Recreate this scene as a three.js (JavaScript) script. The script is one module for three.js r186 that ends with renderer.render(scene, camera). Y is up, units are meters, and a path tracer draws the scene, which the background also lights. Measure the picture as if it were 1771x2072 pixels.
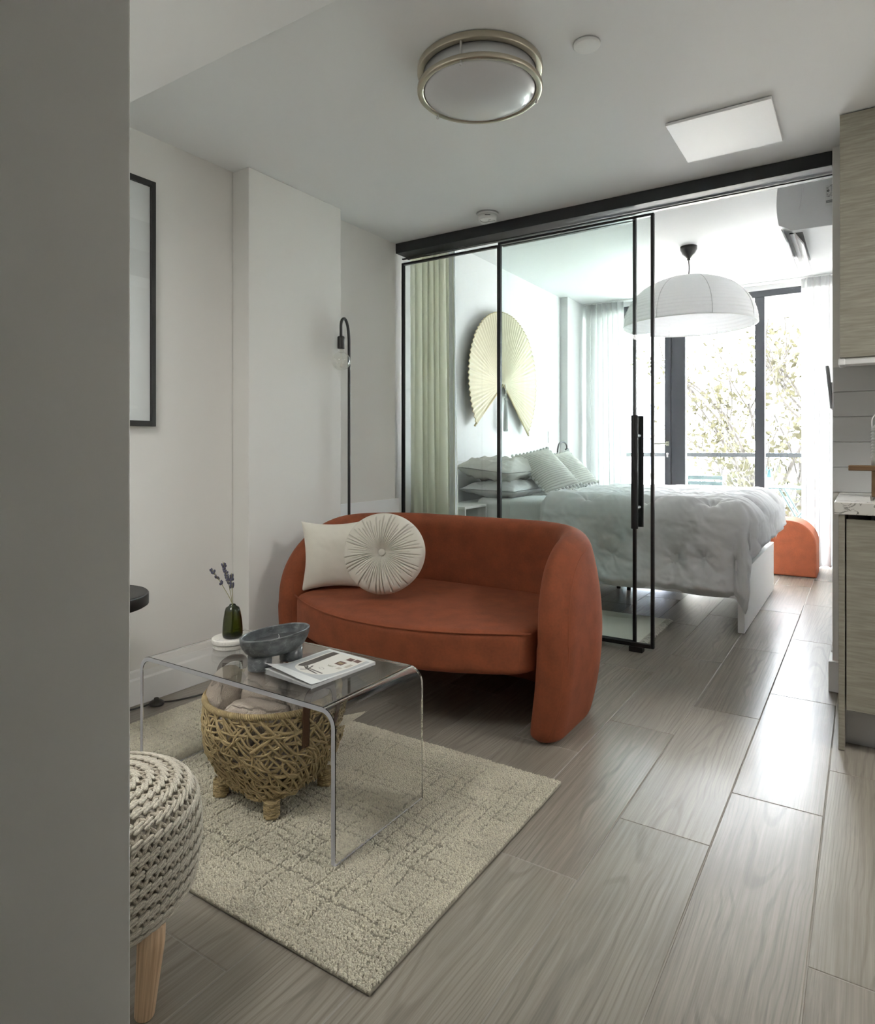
import * as THREE from 'three';
import { RoundedBoxGeometry } from 'three/addons/geometries/RoundedBoxGeometry.js';
import { mergeGeometries } from 'three/addons/utils/BufferGeometryUtils.js';
import { RectAreaLightUniformsLib } from 'three/addons/lights/RectAreaLightUniformsLib.js';
import { createNoise2D, createNoise3D } from 'simplex-noise';

// ---------------------------------------------------------------- camera, sky, exposure
const scene = new THREE.Scene();
const FX = 1771, FY = 2072, FOCAL = 1327.85, HORIZON = 910.5, YAW = 0.5771616;
const camera = new THREE.PerspectiveCamera(2 * Math.atan(FY / 2 / FOCAL) * 180 / Math.PI, FX / FY, 0.05, 200);
camera.position.set(0, 1.12, 0);
camera.rotation.set(0, YAW, 0);
camera.setViewOffset(FX, FY, 0, FY / 2 - HORIZON, FX, FY);
scene.add(camera);
const renderer = new THREE.WebGLRenderer({ antialias: true });
renderer.toneMapping = THREE.LinearToneMapping;
renderer.toneMappingExposure = 1.6;
renderer.shadowMap.enabled = true;
scene.background = new THREE.Color().setRGB(27, 28.2, 30);   // bright hazy sky
const sun = new THREE.DirectionalLight(new THREE.Color().setRGB(1, 0.97, 0.92), 230);   // stands behind the building: lights the trees and the facade across the street
sun.position.set(8, 30, 14); sun.target.position.set(-1, 0, -14); sun.castShadow = true; sun.shadow.radius = 2;
Object.assign(sun.shadow.camera, { left: -30, right: 30, top: 30, bottom: -30, near: 1, far: 90 }); sun.shadow.mapSize.set(2048, 2048);
scene.add(sun, sun.target);
RectAreaLightUniformsLib.init();

// ---------------------------------------------------------------- helpers
let seedState = 12345;
function rnd() { seedState = (seedState + 0x6d2b79f5) | 0; let t = Math.imul(seedState ^ (seedState >>> 15), 1 | seedState); t = (t + Math.imul(t ^ (t >>> 7), 61 | t)) ^ t; return ((t ^ (t >>> 14)) >>> 0) / 4294967296; }
const rr = (a, b) => a + (b - a) * rnd();
const n2 = createNoise2D(rnd), n3 = createNoise3D(rnd);
const clamp = (x, a, b) => Math.min(b, Math.max(a, x)), lerp = (a, b, t) => a + (b - a) * t;
const smooth = (a, b, x) => { const t = clamp((x - a) / (b - a), 0, 1); return t * t * (3 - 2 * t); };
const V = (x, y, z) => new THREE.Vector3(x, y, z);
const fbm2 = (x, y, o = 4) => { let s = 0, a = 0.5; for (let i = 0; i < o; i++) { s += a * n2(x, y); x *= 2.03; y *= 2.03; a *= 0.5; } return s; };
const fbm3 = (x, y, z, o = 3) => { let s = 0, a = 0.5; for (let i = 0; i < o; i++) { s += a * n3(x, y, z); x *= 2.03; y *= 2.03; z *= 2.03; a *= 0.5; } return s; };

const used = new Map();
function numbered(name) { const k = used.get(name) ?? 0; used.set(name, k + 1); return k ? name + '_' + String(k).padStart(3, '0') : name; }
function tag(o, label, category, group, kind) { o.userData.label = label; if (category) o.userData.category = category; if (group) o.userData.group = group; if (kind) o.userData.kind = kind; return o; }
function thing(name, label, category, [x, y, z] = [0, 0, 0], turn = 0, group) {
  const o = new THREE.Group(); o.name = numbered(name); o.position.set(x, y, z); o.rotation.y = turn; scene.add(o);
  return tag(o, label, category, group);
}
function obj(name, geos, mat, parent = scene) {
  const g = Array.isArray(geos) ? (geos.length > 1 ? merge(geos) : geos[0]) : geos;
  const m = new THREE.Mesh(g, mat); m.castShadow = m.receiveShadow = true;
  m.name = parent === scene ? numbered(name) : name;
  parent.add(m); return m;
}
function merge(list) {
  return mergeGeometries(list.map((g) => {
    let h = g.index ? g.toNonIndexed() : g.clone();
    for (const k of Object.keys(h.attributes)) if (!['position', 'normal', 'uv'].includes(k)) h.deleteAttribute(k);
    if (!h.attributes.uv) h.setAttribute('uv', new THREE.BufferAttribute(new Float32Array(h.attributes.position.count * 2), 2));
    if (!h.attributes.normal) h.computeVertexNormals();
    return h;
  }));
}
function struct(name, geos, mat, label) { const o = obj(name, geos, mat); o.userData.kind = 'structure'; if (label) o.userData.label = label; return o; }
function structGroup(name, label) { const o = new THREE.Group(); o.name = numbered(name); scene.add(o); o.userData.kind = 'structure'; if (label) o.userData.label = label; return o; }
// uv in metres from position by the dominant normal
function uvm(g, s = 1) {
  const p = g.attributes.position, n = g.attributes.normal, a = new Float32Array(p.count * 2);
  for (let i = 0; i < p.count; i++) {
    const ax = Math.abs(n.getX(i)), ay = Math.abs(n.getY(i)), az = Math.abs(n.getZ(i));
    let u, v; if (ay >= ax && ay >= az) { u = p.getX(i); v = p.getZ(i); } else if (ax >= az) { u = p.getZ(i); v = p.getY(i); } else { u = p.getX(i); v = p.getY(i); }
    a[2 * i] = u * s; a[2 * i + 1] = v * s;
  }
  g.setAttribute('uv', new THREE.BufferAttribute(a, 2)); return g;
}
function box(x0, x1, y0, y1, z0, z1, r = 0) {
  const g = r ? new RoundedBoxGeometry(x1 - x0, y1 - y0, z1 - z0, 2, r) : new THREE.BoxGeometry(x1 - x0, y1 - y0, z1 - z0);
  g.translate((x0 + x1) / 2, (y0 + y1) / 2, (z0 + z1) / 2); return uvm(g);
}
const cyl = (r0, r1, h, x, y, z, seg = 32) => { const g = new THREE.CylinderGeometry(r1, r0, h, seg); g.translate(x, y + h / 2, z); return g; };   // r0 bottom, r1 top, y the base
const lathe = (pts, seg = 48) => new THREE.LatheGeometry(pts.map(([r, y]) => new THREE.Vector2(Math.max(r, 0.0001), y)), seg);
const tube = (pts, r, seg = 32, sides = 8, closed = false) => new THREE.TubeGeometry(new THREE.CatmullRomCurve3(pts.map((p) => (p.isVector3 ? p : V(...p))), closed), seg, r, sides, closed);
const rod = (a, b, r, sides = 8) => { const A = V(...a), B = V(...b), d = B.clone().sub(A), g = new THREE.CylinderGeometry(r, r, d.length(), sides); g.applyQuaternion(new THREE.Quaternion().setFromUnitVectors(V(0, 1, 0), d.clone().normalize())); g.translate((A.x + B.x) / 2, (A.y + B.y) / 2, (A.z + B.z) / 2); return g; };
// grid surface from f(u, v) -> [x, y, z]
function grid(nu, nv, f, closeU = false, flip = false) {
  const c = (nu + 1) * (nv + 1), pos = new Float32Array(c * 3), uv = new Float32Array(c * 2), idx = [];
  for (let j = 0, k = 0; j <= nv; j++) for (let i = 0; i <= nu; i++, k++) { const p = f(i / nu, j / nv); pos[3 * k] = p[0]; pos[3 * k + 1] = p[1]; pos[3 * k + 2] = p[2]; uv[2 * k] = p[3] ?? i / nu; uv[2 * k + 1] = p[4] ?? j / nv; }
  for (let j = 0; j < nv; j++) for (let i = 0; i < nu; i++) { const a = j * (nu + 1) + i, b = a + 1, d = a + nu + 1, e = d + 1; if (flip) idx.push(a, d, b, b, d, e); else idx.push(a, b, d, b, e, d); }
  const g = new THREE.BufferGeometry(); g.setAttribute('position', new THREE.BufferAttribute(pos, 3)); g.setAttribute('uv', new THREE.BufferAttribute(uv, 2)); g.setIndex(idx); g.computeVertexNormals();
  if (closeU) { const n = g.attributes.normal; for (let j = 0; j <= nv; j++) { const a = j * (nu + 1), b = a + nu, v = V(n.getX(a) + n.getX(b), n.getY(a) + n.getY(b), n.getZ(a) + n.getZ(b)).normalize(); n.setXYZ(a, v.x, v.y, v.z); n.setXYZ(b, v.x, v.y, v.z); } }
  return g;
}
// surface nets: the zero set of an sdf, with normals from its gradient
function sdfMesh(f, lo, hi, c) {
  const nx = Math.ceil((hi[0] - lo[0]) / c) + 1, ny = Math.ceil((hi[1] - lo[1]) / c) + 1, nz = Math.ceil((hi[2] - lo[2]) / c) + 1;
  const F = new Float32Array(nx * ny * nz), id = new Int32Array(nx * ny * nz).fill(-1), at = (i, j, k) => (k * ny + j) * nx + i, P = [], idx = [];
  for (let k = 0; k < nz; k++) for (let j = 0; j < ny; j++) for (let i = 0; i < nx; i++) F[at(i, j, k)] = f(lo[0] + i * c, lo[1] + j * c, lo[2] + k * c);
  const E = [[0, 1], [2, 3], [4, 5], [6, 7], [0, 2], [1, 3], [4, 6], [5, 7], [0, 4], [1, 5], [2, 6], [3, 7]], v = new Float32Array(8);
  for (let k = 0; k < nz - 1; k++) for (let j = 0; j < ny - 1; j++) for (let i = 0; i < nx - 1; i++) {
    let m = 0; for (let q = 0; q < 8; q++) { v[q] = F[at(i + (q & 1), j + ((q >> 1) & 1), k + (q >> 2))]; if (v[q] < 0) m++; }
    if (m === 0 || m === 8) continue;
    let x = 0, y = 0, z = 0, n = 0;
    for (const [a, b] of E) if ((v[a] < 0) !== (v[b] < 0)) { const t = v[a] / (v[a] - v[b]); x += lerp(a & 1, b & 1, t); y += lerp((a >> 1) & 1, (b >> 1) & 1, t); z += lerp(a >> 2, b >> 2, t); n++; }
    id[at(i, j, k)] = P.length / 3; P.push(lo[0] + (i + x / n) * c, lo[1] + (j + y / n) * c, lo[2] + (k + z / n) * c);
  }
  const quad = (a, b, d, e, s) => { if (a < 0 || b < 0 || d < 0 || e < 0) return; if (s) idx.push(a, b, d, b, e, d); else idx.push(a, d, b, b, d, e); };
  for (let k = 1; k < nz - 1; k++) for (let j = 1; j < ny - 1; j++) for (let i = 1; i < nx - 1; i++) {
    const s = F[at(i, j, k)] < 0;
    if (s !== F[at(i + 1, j, k)] < 0) quad(id[at(i, j - 1, k - 1)], id[at(i, j, k - 1)], id[at(i, j - 1, k)], id[at(i, j, k)], s);
    if (s !== F[at(i, j + 1, k)] < 0) quad(id[at(i - 1, j, k - 1)], id[at(i - 1, j, k)], id[at(i, j, k - 1)], id[at(i, j, k)], s);
    if (s !== F[at(i, j, k + 1)] < 0) quad(id[at(i - 1, j - 1, k)], id[at(i, j - 1, k)], id[at(i - 1, j, k)], id[at(i, j, k)], s);
  }
  const N = new Float32Array(P.length), e = c * 0.5, UV = new Float32Array(P.length / 3 * 2);
  for (let q = 0; q < P.length; q += 3) {
    const [x, y, z] = [P[q], P[q + 1], P[q + 2]], w = V(f(x + e, y, z) - f(x - e, y, z), f(x, y + e, z) - f(x, y - e, z), f(x, y, z + e) - f(x, y, z - e)).normalize(); w.toArray(N, q);
    const ax = Math.abs(w.x), ay = Math.abs(w.y), az = Math.abs(w.z); UV[q / 3 * 2] = ax > ay && ax > az ? z : x; UV[q / 3 * 2 + 1] = ay > ax && ay > az ? z : y;
  }
  const g = new THREE.BufferGeometry(); g.setAttribute('position', new THREE.BufferAttribute(new Float32Array(P), 3)); g.setAttribute('normal', new THREE.BufferAttribute(N, 3)); g.setAttribute('uv', new THREE.BufferAttribute(UV, 2)); g.setIndex(idx); return g;
}
const smin = (a, b, k) => { const h = Math.max(k - Math.abs(a - b), 0) / k; return Math.min(a, b) - h * h * k / 4; };
const smax = (a, b, k) => -smin(-a, -b, k);
// pillow: two sides of a w x h cushion of thickness t, corners kept pointed, in the xy plane, facing z
function pillow(w, h, t, opt = {}) {
  const { pinch = 0.06, p = 2.4, wr = 0.006, fr = 5, seed = 0, n = 44 } = opt, sides = [];
  for (const s of [1, -1]) sides.push(grid(n, n, (u, v) => {
    let a = u * 2 - 1, b = v * 2 - 1; a = Math.sin(a * Math.PI / 2) * 0.5 + a * 0.5; b = Math.sin(b * Math.PI / 2) * 0.5 + b * 0.5;
    const q = Math.pow(Math.max(0, (1 - Math.pow(Math.abs(a), p)) * (1 - Math.pow(Math.abs(b), p))), 0.62);
    const x = a * w / 2 * (1 - pinch * (1 - b * b)), y = b * h / 2 * (1 - pinch * (1 - a * a));
    const e = Math.min(1, 4 * (1 - Math.max(Math.abs(a), Math.abs(b))));
    return [x, y, s * (t / 2 * q + 0.002) + wr * e * fbm3(x * fr + seed, y * fr, s * 3 + seed, 3), x, y];
  }, false, s < 0));
  return merge(sides);
}
// a tube of elliptic section a x b along points, its section turned by the given normals
function strip(pts, nrm, a, b, sides = 6) {
  const n = pts.length, pos = [], idx = [], uv = []; let L = 0;
  for (let i = 0; i < n; i++) {
    const t = pts[Math.min(i + 1, n - 1)].clone().sub(pts[Math.max(i - 1, 0)]).normalize(), N = nrm[i].clone().addScaledVector(t, -nrm[i].dot(t)).normalize(), B = t.clone().cross(N);
    if (i) L += pts[i].distanceTo(pts[i - 1]);
    for (let k = 0; k < sides; k++) { const q = k / sides * 2 * Math.PI, p = pts[i].clone().addScaledVector(B, a * Math.cos(q)).addScaledVector(N, b * Math.sin(q)); pos.push(p.x, p.y, p.z); uv.push(k / sides, L); }
  }
  for (let i = 0; i < n - 1; i++) for (let k = 0; k < sides; k++) { const p = i * sides + k, q = i * sides + (k + 1) % sides; idx.push(p, q, p + sides, q, q + sides, p + sides); }
  const cap = (o, f) => { for (let k = 1; k < sides - 1; k++) f ? idx.push(o, o + k + 1, o + k) : idx.push(o, o + k, o + k + 1); }; cap(0, true); cap((n - 1) * sides, false);
  const g = new THREE.BufferGeometry(); g.setAttribute('position', new THREE.BufferAttribute(new Float32Array(pos), 3)); g.setAttribute('uv', new THREE.BufferAttribute(new Float32Array(uv), 2)); g.setIndex(idx); g.computeVertexNormals(); return g;
}

// ---------------------------------------------------------------- textures and materials
function tex(w, h, f, srgb = true) {
  const d = new Uint8Array(w * h * 4);
  for (let y = 0, i = 0; y < h; y++) for (let x = 0; x < w; x++, i += 4) { const c = f(x / w, y / h); d[i] = clamp(c[0], 0, 255); d[i + 1] = clamp(c[1] ?? c[0], 0, 255); d[i + 2] = clamp(c[2] ?? c[0], 0, 255); d[i + 3] = 255; }
  const t = new THREE.DataTexture(d, w, h); t.magFilter = THREE.LinearFilter; t.minFilter = THREE.LinearMipmapLinearFilter; t.wrapS = t.wrapT = THREE.RepeatWrapping; if (srgb) t.colorSpace = THREE.SRGBColorSpace; t.needsUpdate = true; return t;
}
// noise that repeats over the unit square: a torus in 4D is replaced by blending two shifted copies
function tiled(f) { return (u, v) => { const a = smooth(0, 0.25, u), b = smooth(0, 0.25, v); return lerp(lerp(f(u + 1, v + 1), f(u, v + 1), a), lerp(f(u + 1, v), f(u, v), a), b); }; }
const rep = (t, x, y = x) => { const c = t.clone(); c.repeat.set(x, y); c.needsUpdate = true; return c; };
const lin = (r, g, b) => new THREE.Color().setRGB(r, g, b);
const M = (o) => new THREE.MeshStandardMaterial({ roughness: 0.8, ...o });
const MP = (o) => new THREE.MeshPhysicalMaterial({ roughness: 0.8, ...o });

const fineNoise = tiled((u, v) => fbm2(u * 24, v * 24, 4)), coarseNoise = tiled((u, v) => fbm2(u * 5 + 9, v * 5, 4));
const paintBump = tex(512, 512, (u, v) => [128 + 90 * fineNoise(u, v)], false);
const weaveBump = tex(256, 256, (u, v) => [128 + 60 * Math.sin(u * Math.PI * 2 * 40) * Math.sin(v * Math.PI * 2 * 40) + 50 * fineNoise(u, v)], false);
const blotch = tex(512, 512, (u, v) => { const k = 232 + 34 * coarseNoise(u, v) + 14 * fineNoise(u, v); return [k, k, k]; });
const paint = (c, o = {}) => M({ color: c, roughness: 0.7, ...o });

const mat = {
  wall: paint(lin(0.735, 0.725, 0.695)), ceiling: paint(lin(0.83, 0.845, 0.85)), bedWall: paint(lin(0.72, 0.72, 0.72)),
  trim: M({ color: lin(0.78, 0.78, 0.77), roughness: 0.4 }), white: M({ color: lin(0.82, 0.82, 0.81), roughness: 0.45 }),
  grout: M({ color: lin(0.30, 0.28, 0.25), roughness: 0.95 }),
  black: M({ color: lin(0.012, 0.012, 0.012), roughness: 0.42 }), blackMetal: M({ color: lin(0.018, 0.018, 0.019), roughness: 0.38, metalness: 0.4 }),
  header: M({ color: lin(0.022, 0.022, 0.024), roughness: 0.5, metalness: 0.2 }), winFrame: M({ color: lin(0.035, 0.038, 0.045), roughness: 0.5, metalness: 0.2 }),
  steel: M({ color: lin(0.55, 0.55, 0.55), roughness: 0.28, metalness: 1 }), nickel: M({ color: lin(0.52, 0.47, 0.38), roughness: 0.3, metalness: 1 }),
  doorGlass: MP({ color: lin(0.86, 0.92, 0.905), roughness: 0, transmission: 1, thickness: 0, ior: 1.5 }),
  windowGlass: MP({ color: lin(0.95, 0.965, 0.96), roughness: 0, transmission: 1, thickness: 0, ior: 1.45 }),
};
// ---------------------------------------------------------------- the room shell
const CEIL = 2.53, BCEIL = 2.784, WL = -2.69, BWL = -2.79, ZP = -3.60, ZW = -7.35, XJ = -0.126;
struct('wall_left', box(-2.92, WL, 0, CEIL, ZP, 0.42), mat.wall, 'warm grey painted wall beside the sofa');
struct('wall_pilaster', box(WL, -2.57, 0, CEIL, -2.91, -2.225, 0.004), mat.wall, 'shallow painted pilaster on the grey wall behind the sofa');
struct('wall_front', box(-1.02, -0.9, 0, 2.3, -0.56, 1.5, 0.004), mat.wall, 'grey entry wall whose edge cuts off the view');
struct('wall_added_blocker', box(0.4, 0.52, 0, CEIL, -1.68, 1.5, 0.004), mat.wall, 'added unseen wall keeping the kitchen fill light off the entry wall');  // unseen wall added to shade the entry wall from the kitchen fill
struct('wall_nook', box(-2.69, -1.02, 0, CEIL, 0.3, 0.42), mat.wall);
struct('wall_back', box(-1.02, 2.32, 0, 2.3, 1.5, 1.62), mat.wall);
struct('wall_right', box(2.2, 2.32, 0, CEIL, -3.70, 1.5), mat.wall);
struct('wall_bedroom_left', box(-2.92, BWL, 0, BCEIL, ZW, ZP), mat.bedWall, 'pale bedroom wall behind the bed');
struct('wall_bedroom_pilaster', box(BWL, -2.704, 0, BCEIL, ZW, -6.745, 0.004), mat.bedWall);
struct('wall_bedroom_right', box(XJ, 0.02, 0, BCEIL, ZW, -3.70), mat.bedWall);
struct('ceiling', box(-2.92, 2.32, CEIL, 2.95, -3.77, -1.30), mat.ceiling, 'white living room ceiling');
struct('ceiling_soffit', box(-2.92, 2.32, 2.30, 2.95, -1.30, 1.62, 0.003), mat.ceiling, 'dropped white ceiling over the entry');
struct('ceiling_bedroom', box(-2.92, 0.02, BCEIL, 2.95, -7.5, -3.77), mat.ceiling, 'white bedroom ceiling');
struct('wall_window', [box(-2.92, 0.02, 2.735, 2.95, -7.5, ZW), box(-2.92, -2.66, 0, 2.735, -7.5, ZW), box(XJ - 0.02, 0.02, 0, 2.735, -7.5, ZW)], mat.bedWall, 'white wall around the balcony window');

// baseboards: a tall board with a stepped top
const prof = (h, d) => { const s = new THREE.Shape(); s.moveTo(0, 0); s.lineTo(d, 0); s.lineTo(d, h * 0.72); s.lineTo(d * 0.62, h * 0.78); s.lineTo(d * 0.62, h * 0.96); s.lineTo(d * 0.45, h); s.lineTo(0, h); s.closePath(); return s; };
function baseboard(name, x, z0, z1, dir, y = 0.002) {   // along z against x, standing out in +x (dir 1) or -x
  const g = new THREE.ExtrudeGeometry(prof(0.15, 0.016), { depth: Math.abs(z1 - z0), bevelEnabled: false }); if (dir < 0) g.scale(-1, 1, 1); g.translate(x, y, Math.min(z0, z1));
  if (dir < 0) { const i = g.index ? g.toNonIndexed() : g, p = i.attributes.position; for (let k = 0; k < p.count; k += 3) { const a = [p.getX(k), p.getY(k), p.getZ(k)]; p.setXYZ(k, p.getX(k + 1), p.getY(k + 1), p.getZ(k + 1)); p.setXYZ(k + 1, ...a); } i.computeVertexNormals(); return struct(name, i, mat.trim); }
  return struct(name, g, mat.trim);
}
baseboard('baseboard_left', WL, -2.225, 0.3, 1).userData.label = 'white stepped baseboard along the grey wall';
baseboard('baseboard_left_far', WL, ZP, -2.91, 1);
baseboard('baseboard_pilaster', -2.57, -2.91, -2.225, 1);
baseboard('baseboard_bedroom', BWL, -6.745, -3.62, 1);
baseboard('baseboard_bedroom_right', XJ, ZW, -3.7, -1);
struct('baseboard_kitchen', box(XJ - 0.015, -0.075, 0.002, 0.142, -3.72, -3.535, 0.003), mat.trim, 'white baseboard block at the end of the kitchen wall');

// ---------------------------------------------------------------- floor planks (wood-look tiles), each its own piece
const PW = 0.2613, PL = 1.04, GAP = 0.0028;
const plankTex = [];
for (let k = 0; k < 8; k++) {
  const ox = k * 17.3, cx = rr(0.2, 0.8), bend = rr(2, 5), tone = rr(-5, 5), cy = rr(-0.3, 0.5), knot = k % 2;
  const grain = (u, v) => {
    const w = fbm2(u * 1.3 + ox, v * 1.7, 2);
    const arch = Math.sin(((u - cx) * (u - cx) * bend * 5 - v * 1.4 * knot + cy + w * 0.55) * 13);
    const fine = fbm2(u * 60 + ox, v * 3.2 + w * 2, 3), streak = fbm2(u * 14 + ox, v * 1.1, 3);
    return { k: 0.45 * smooth(0.35, 1, arch) * smooth(-0.25, 0.35, w + 0.18 * knot), fine, streak, w };
  };
  plankTex.push(tex(256, 1024, (u, v) => { const g = grain(u, v), s = tone + 11 * g.fine + 15 * g.streak + 11 * g.w - 34 * g.k; return [141 + s, 134.5 + s * 0.98, 124 + s * 0.95]; }));
}
const plankMats = plankTex.map((t, i) => M({ map: t, roughness: 0.27 + 0.015 * (i % 3) }));
const floorRoot = structGroup('floor', 'floor of long greyish wood-look plank tiles with pale joints');
obj('floor_bed', box(-2.92, 2.32, -0.12, -0.0012, -7.5, 1.62), mat.grout, floorRoot);
{
  const bevel = 0.0016, geoCache = new Map();
  const plankGeo = (w, l) => {
    const key = w.toFixed(4) + '_' + l.toFixed(4); if (geoCache.has(key)) return geoCache.get(key);
    const y = 0.0, a = w / 2, b = l / 2, c = bevel, P = [[-a + c, y, -b + c], [a - c, y, -b + c], [a - c, y, b - c], [-a + c, y, b - c], [-a, y - 0.0012, -b], [a, y - 0.0012, -b], [a, y - 0.0012, b], [-a, y - 0.0012, b], [-a, y - 0.01, -b], [a, y - 0.01, -b], [a, y - 0.01, b], [-a, y - 0.01, b]];
    const g = new THREE.BufferGeometry(), pos = [], uv = [], quad = (p, q, r, s) => { for (const i of [p, s, q, q, s, r]) { pos.push(...P[i]); uv.push((P[i][0] + a) / PW, (P[i][2] + b) / PL); } };
    quad(0, 1, 2, 3); quad(4, 5, 1, 0); quad(5, 6, 2, 1); quad(6, 7, 3, 2); quad(7, 4, 0, 3); quad(8, 9, 5, 4); quad(9, 10, 6, 5); quad(10, 11, 7, 6); quad(11, 8, 4, 7);
    g.setAttribute('position', new THREE.BufferAttribute(new Float32Array(pos), 3)); g.setAttribute('uv', new THREE.BufferAttribute(new Float32Array(uv), 2)); g.computeVertexNormals(); geoCache.set(key, g); return g;
  };
  for (let k = -3; k <= 10; k++) {                       // strip 0 lies between x = -0.105 and 0.157
    const x0 = Math.max(-0.1046 - k * PW, -2.86), x1 = -0.1046 - (k - 1) * PW, off = 0.59 - 0.347 * k;
    for (let j = -8; j < 12; j++) {
      let z1 = -(off + j * PL), z0 = z1 - PL; if (z0 > 0.5 || z1 < -7.49) continue; z0 = Math.max(z0, -7.49);
      if (k < 0 && z1 < -3.6) continue;
      const p = obj('plank', plankGeo(x1 - x0 - GAP, z1 - z0 - GAP), plankMats[Math.floor(rnd() * 8)], floorRoot);
      p.position.set((x0 + x1) / 2, 0, (z0 + z1) / 2); if (rnd() < 0.5 && z1 - z0 > PL - 0.01 && x1 - x0 > PW - 0.01) p.rotation.y = Math.PI;
    }
  }
}

// ---------------------------------------------------------------- kitchen wall with large wall tiles
const kw = structGroup('wall_kitchen', 'kitchen wall with large pale grey tiles laid in rows');
obj('wall_body', box(XJ, 2.2, 0, CEIL, -3.70, -3.562, 0.003), mat.wall, kw);
{
  const tm = M({ color: lin(0.47, 0.475, 0.47), roughness: 0.28 }), tg = box(-0.299, 0.299, -0.0565, 0.0565, -0.005, 0.005, 0.0015), half = box(-0.149, 0.149, -0.0565, 0.0565, -0.005, 0.005, 0.0015);
  for (let r = 0; r < 5; r++) { const y = 0.925 + 0.058 + r * 0.1157; let x = XJ + 0.002; let first = r % 2; while (x < 2.1) { const w = first ? 0.30 : 0.60; const t = obj('tile', first ? half : tg, tm, kw); t.position.set(x + w / 2, y, -3.556); x += w; first = 0; } }
}

// ---------------------------------------------------------------- the glass partition
struct('trim_header', box(WL + 0.004, XJ - 0.002, 2.461, CEIL - 0.001, -3.745, ZP, 0.003), mat.header, 'charcoal header track above the glass partition');
{
  const rails = structGroup('trim_track', 'thin black top rails of the glass partition');
  obj('rail', box(WL + 0.02, XJ - 0.004, 2.446, 2.455, -3.728, -3.712), mat.black, rails);
  obj('rail', box(WL + 0.02, XJ - 0.004, 2.43, 2.437, -3.668, -3.652), mat.black, rails);
}
function glassPanel(name, label, x0, x1, z, y0, y1, f, left = true) {
  const g = thing(name, label, 'glass panel', [(x0 + x1) / 2, 0, z], 0), w = (x1 - x0) / 2;
  if (left) obj('stile', box(-w, -w + f, y0, y1, -0.012, 0.012, 0.002), mat.blackMetal, g);
  obj('stile', box(w - f, w, y0, y1, -0.012, 0.012, 0.002), mat.blackMetal, g);
  obj('rail', box(-w + f, w - f, y1 - 0.014, y1, -0.012, 0.012), mat.blackMetal, g);
  obj('rail', box(-w + f, w - f, y0, y0 + 0.02, -0.012, 0.012), mat.blackMetal, g);
  const pane = new THREE.PlaneGeometry(2 * w - f, y1 - y0 + 0.03); pane.translate(0, (y0 + y1) / 2, 0); obj('pane', pane, mat.doorGlass, g);
  return g;
}
glassPanel('glass_partition', 'fixed black-framed glass panel in front of the gathered curtain', -2.716, -1.945, -3.72, 0.02, 2.425, 0.018);
glassPanel('glass_partition', 'fixed black-framed glass panel behind the sliding door with bar handles', -1.945, -1.082, -3.72, 0.02, 2.425, 0.017, false);
{
  const d = glassPanel('sliding_door', 'black-framed sliding glass door with two black bar handles', -1.925, -0.966, -3.66, 0.03, 2.418, 0.017);
  for (const s of [1, -1]) {
    const h = obj('handle', tube([[0, 0, 0], [0, 0.3, 0], [0, 0.62, 0]], 0.0185, 2, 20), mat.blackMetal, d); h.position.set(0.388, 0.69, 0.055 * s);
    obj('cap', [cyl(0.0185, 0.0185, 0.002, 0, -0.001, 0, 20), cyl(0.0185, 0.0185, 0.002, 0, 0.619, 0, 20)], mat.blackMetal, h);
  }
  for (const y of [0.80, 1.20]) obj('standoff', rod([0.388, y, -0.055], [0.388, y, 0.055], 0.009, 12), mat.steel, d);
  obj('floor_guide', box(0.345, 0.42, 0.001, 0.03, -0.025, 0.02, 0.002), mat.black, d);
}

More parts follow.
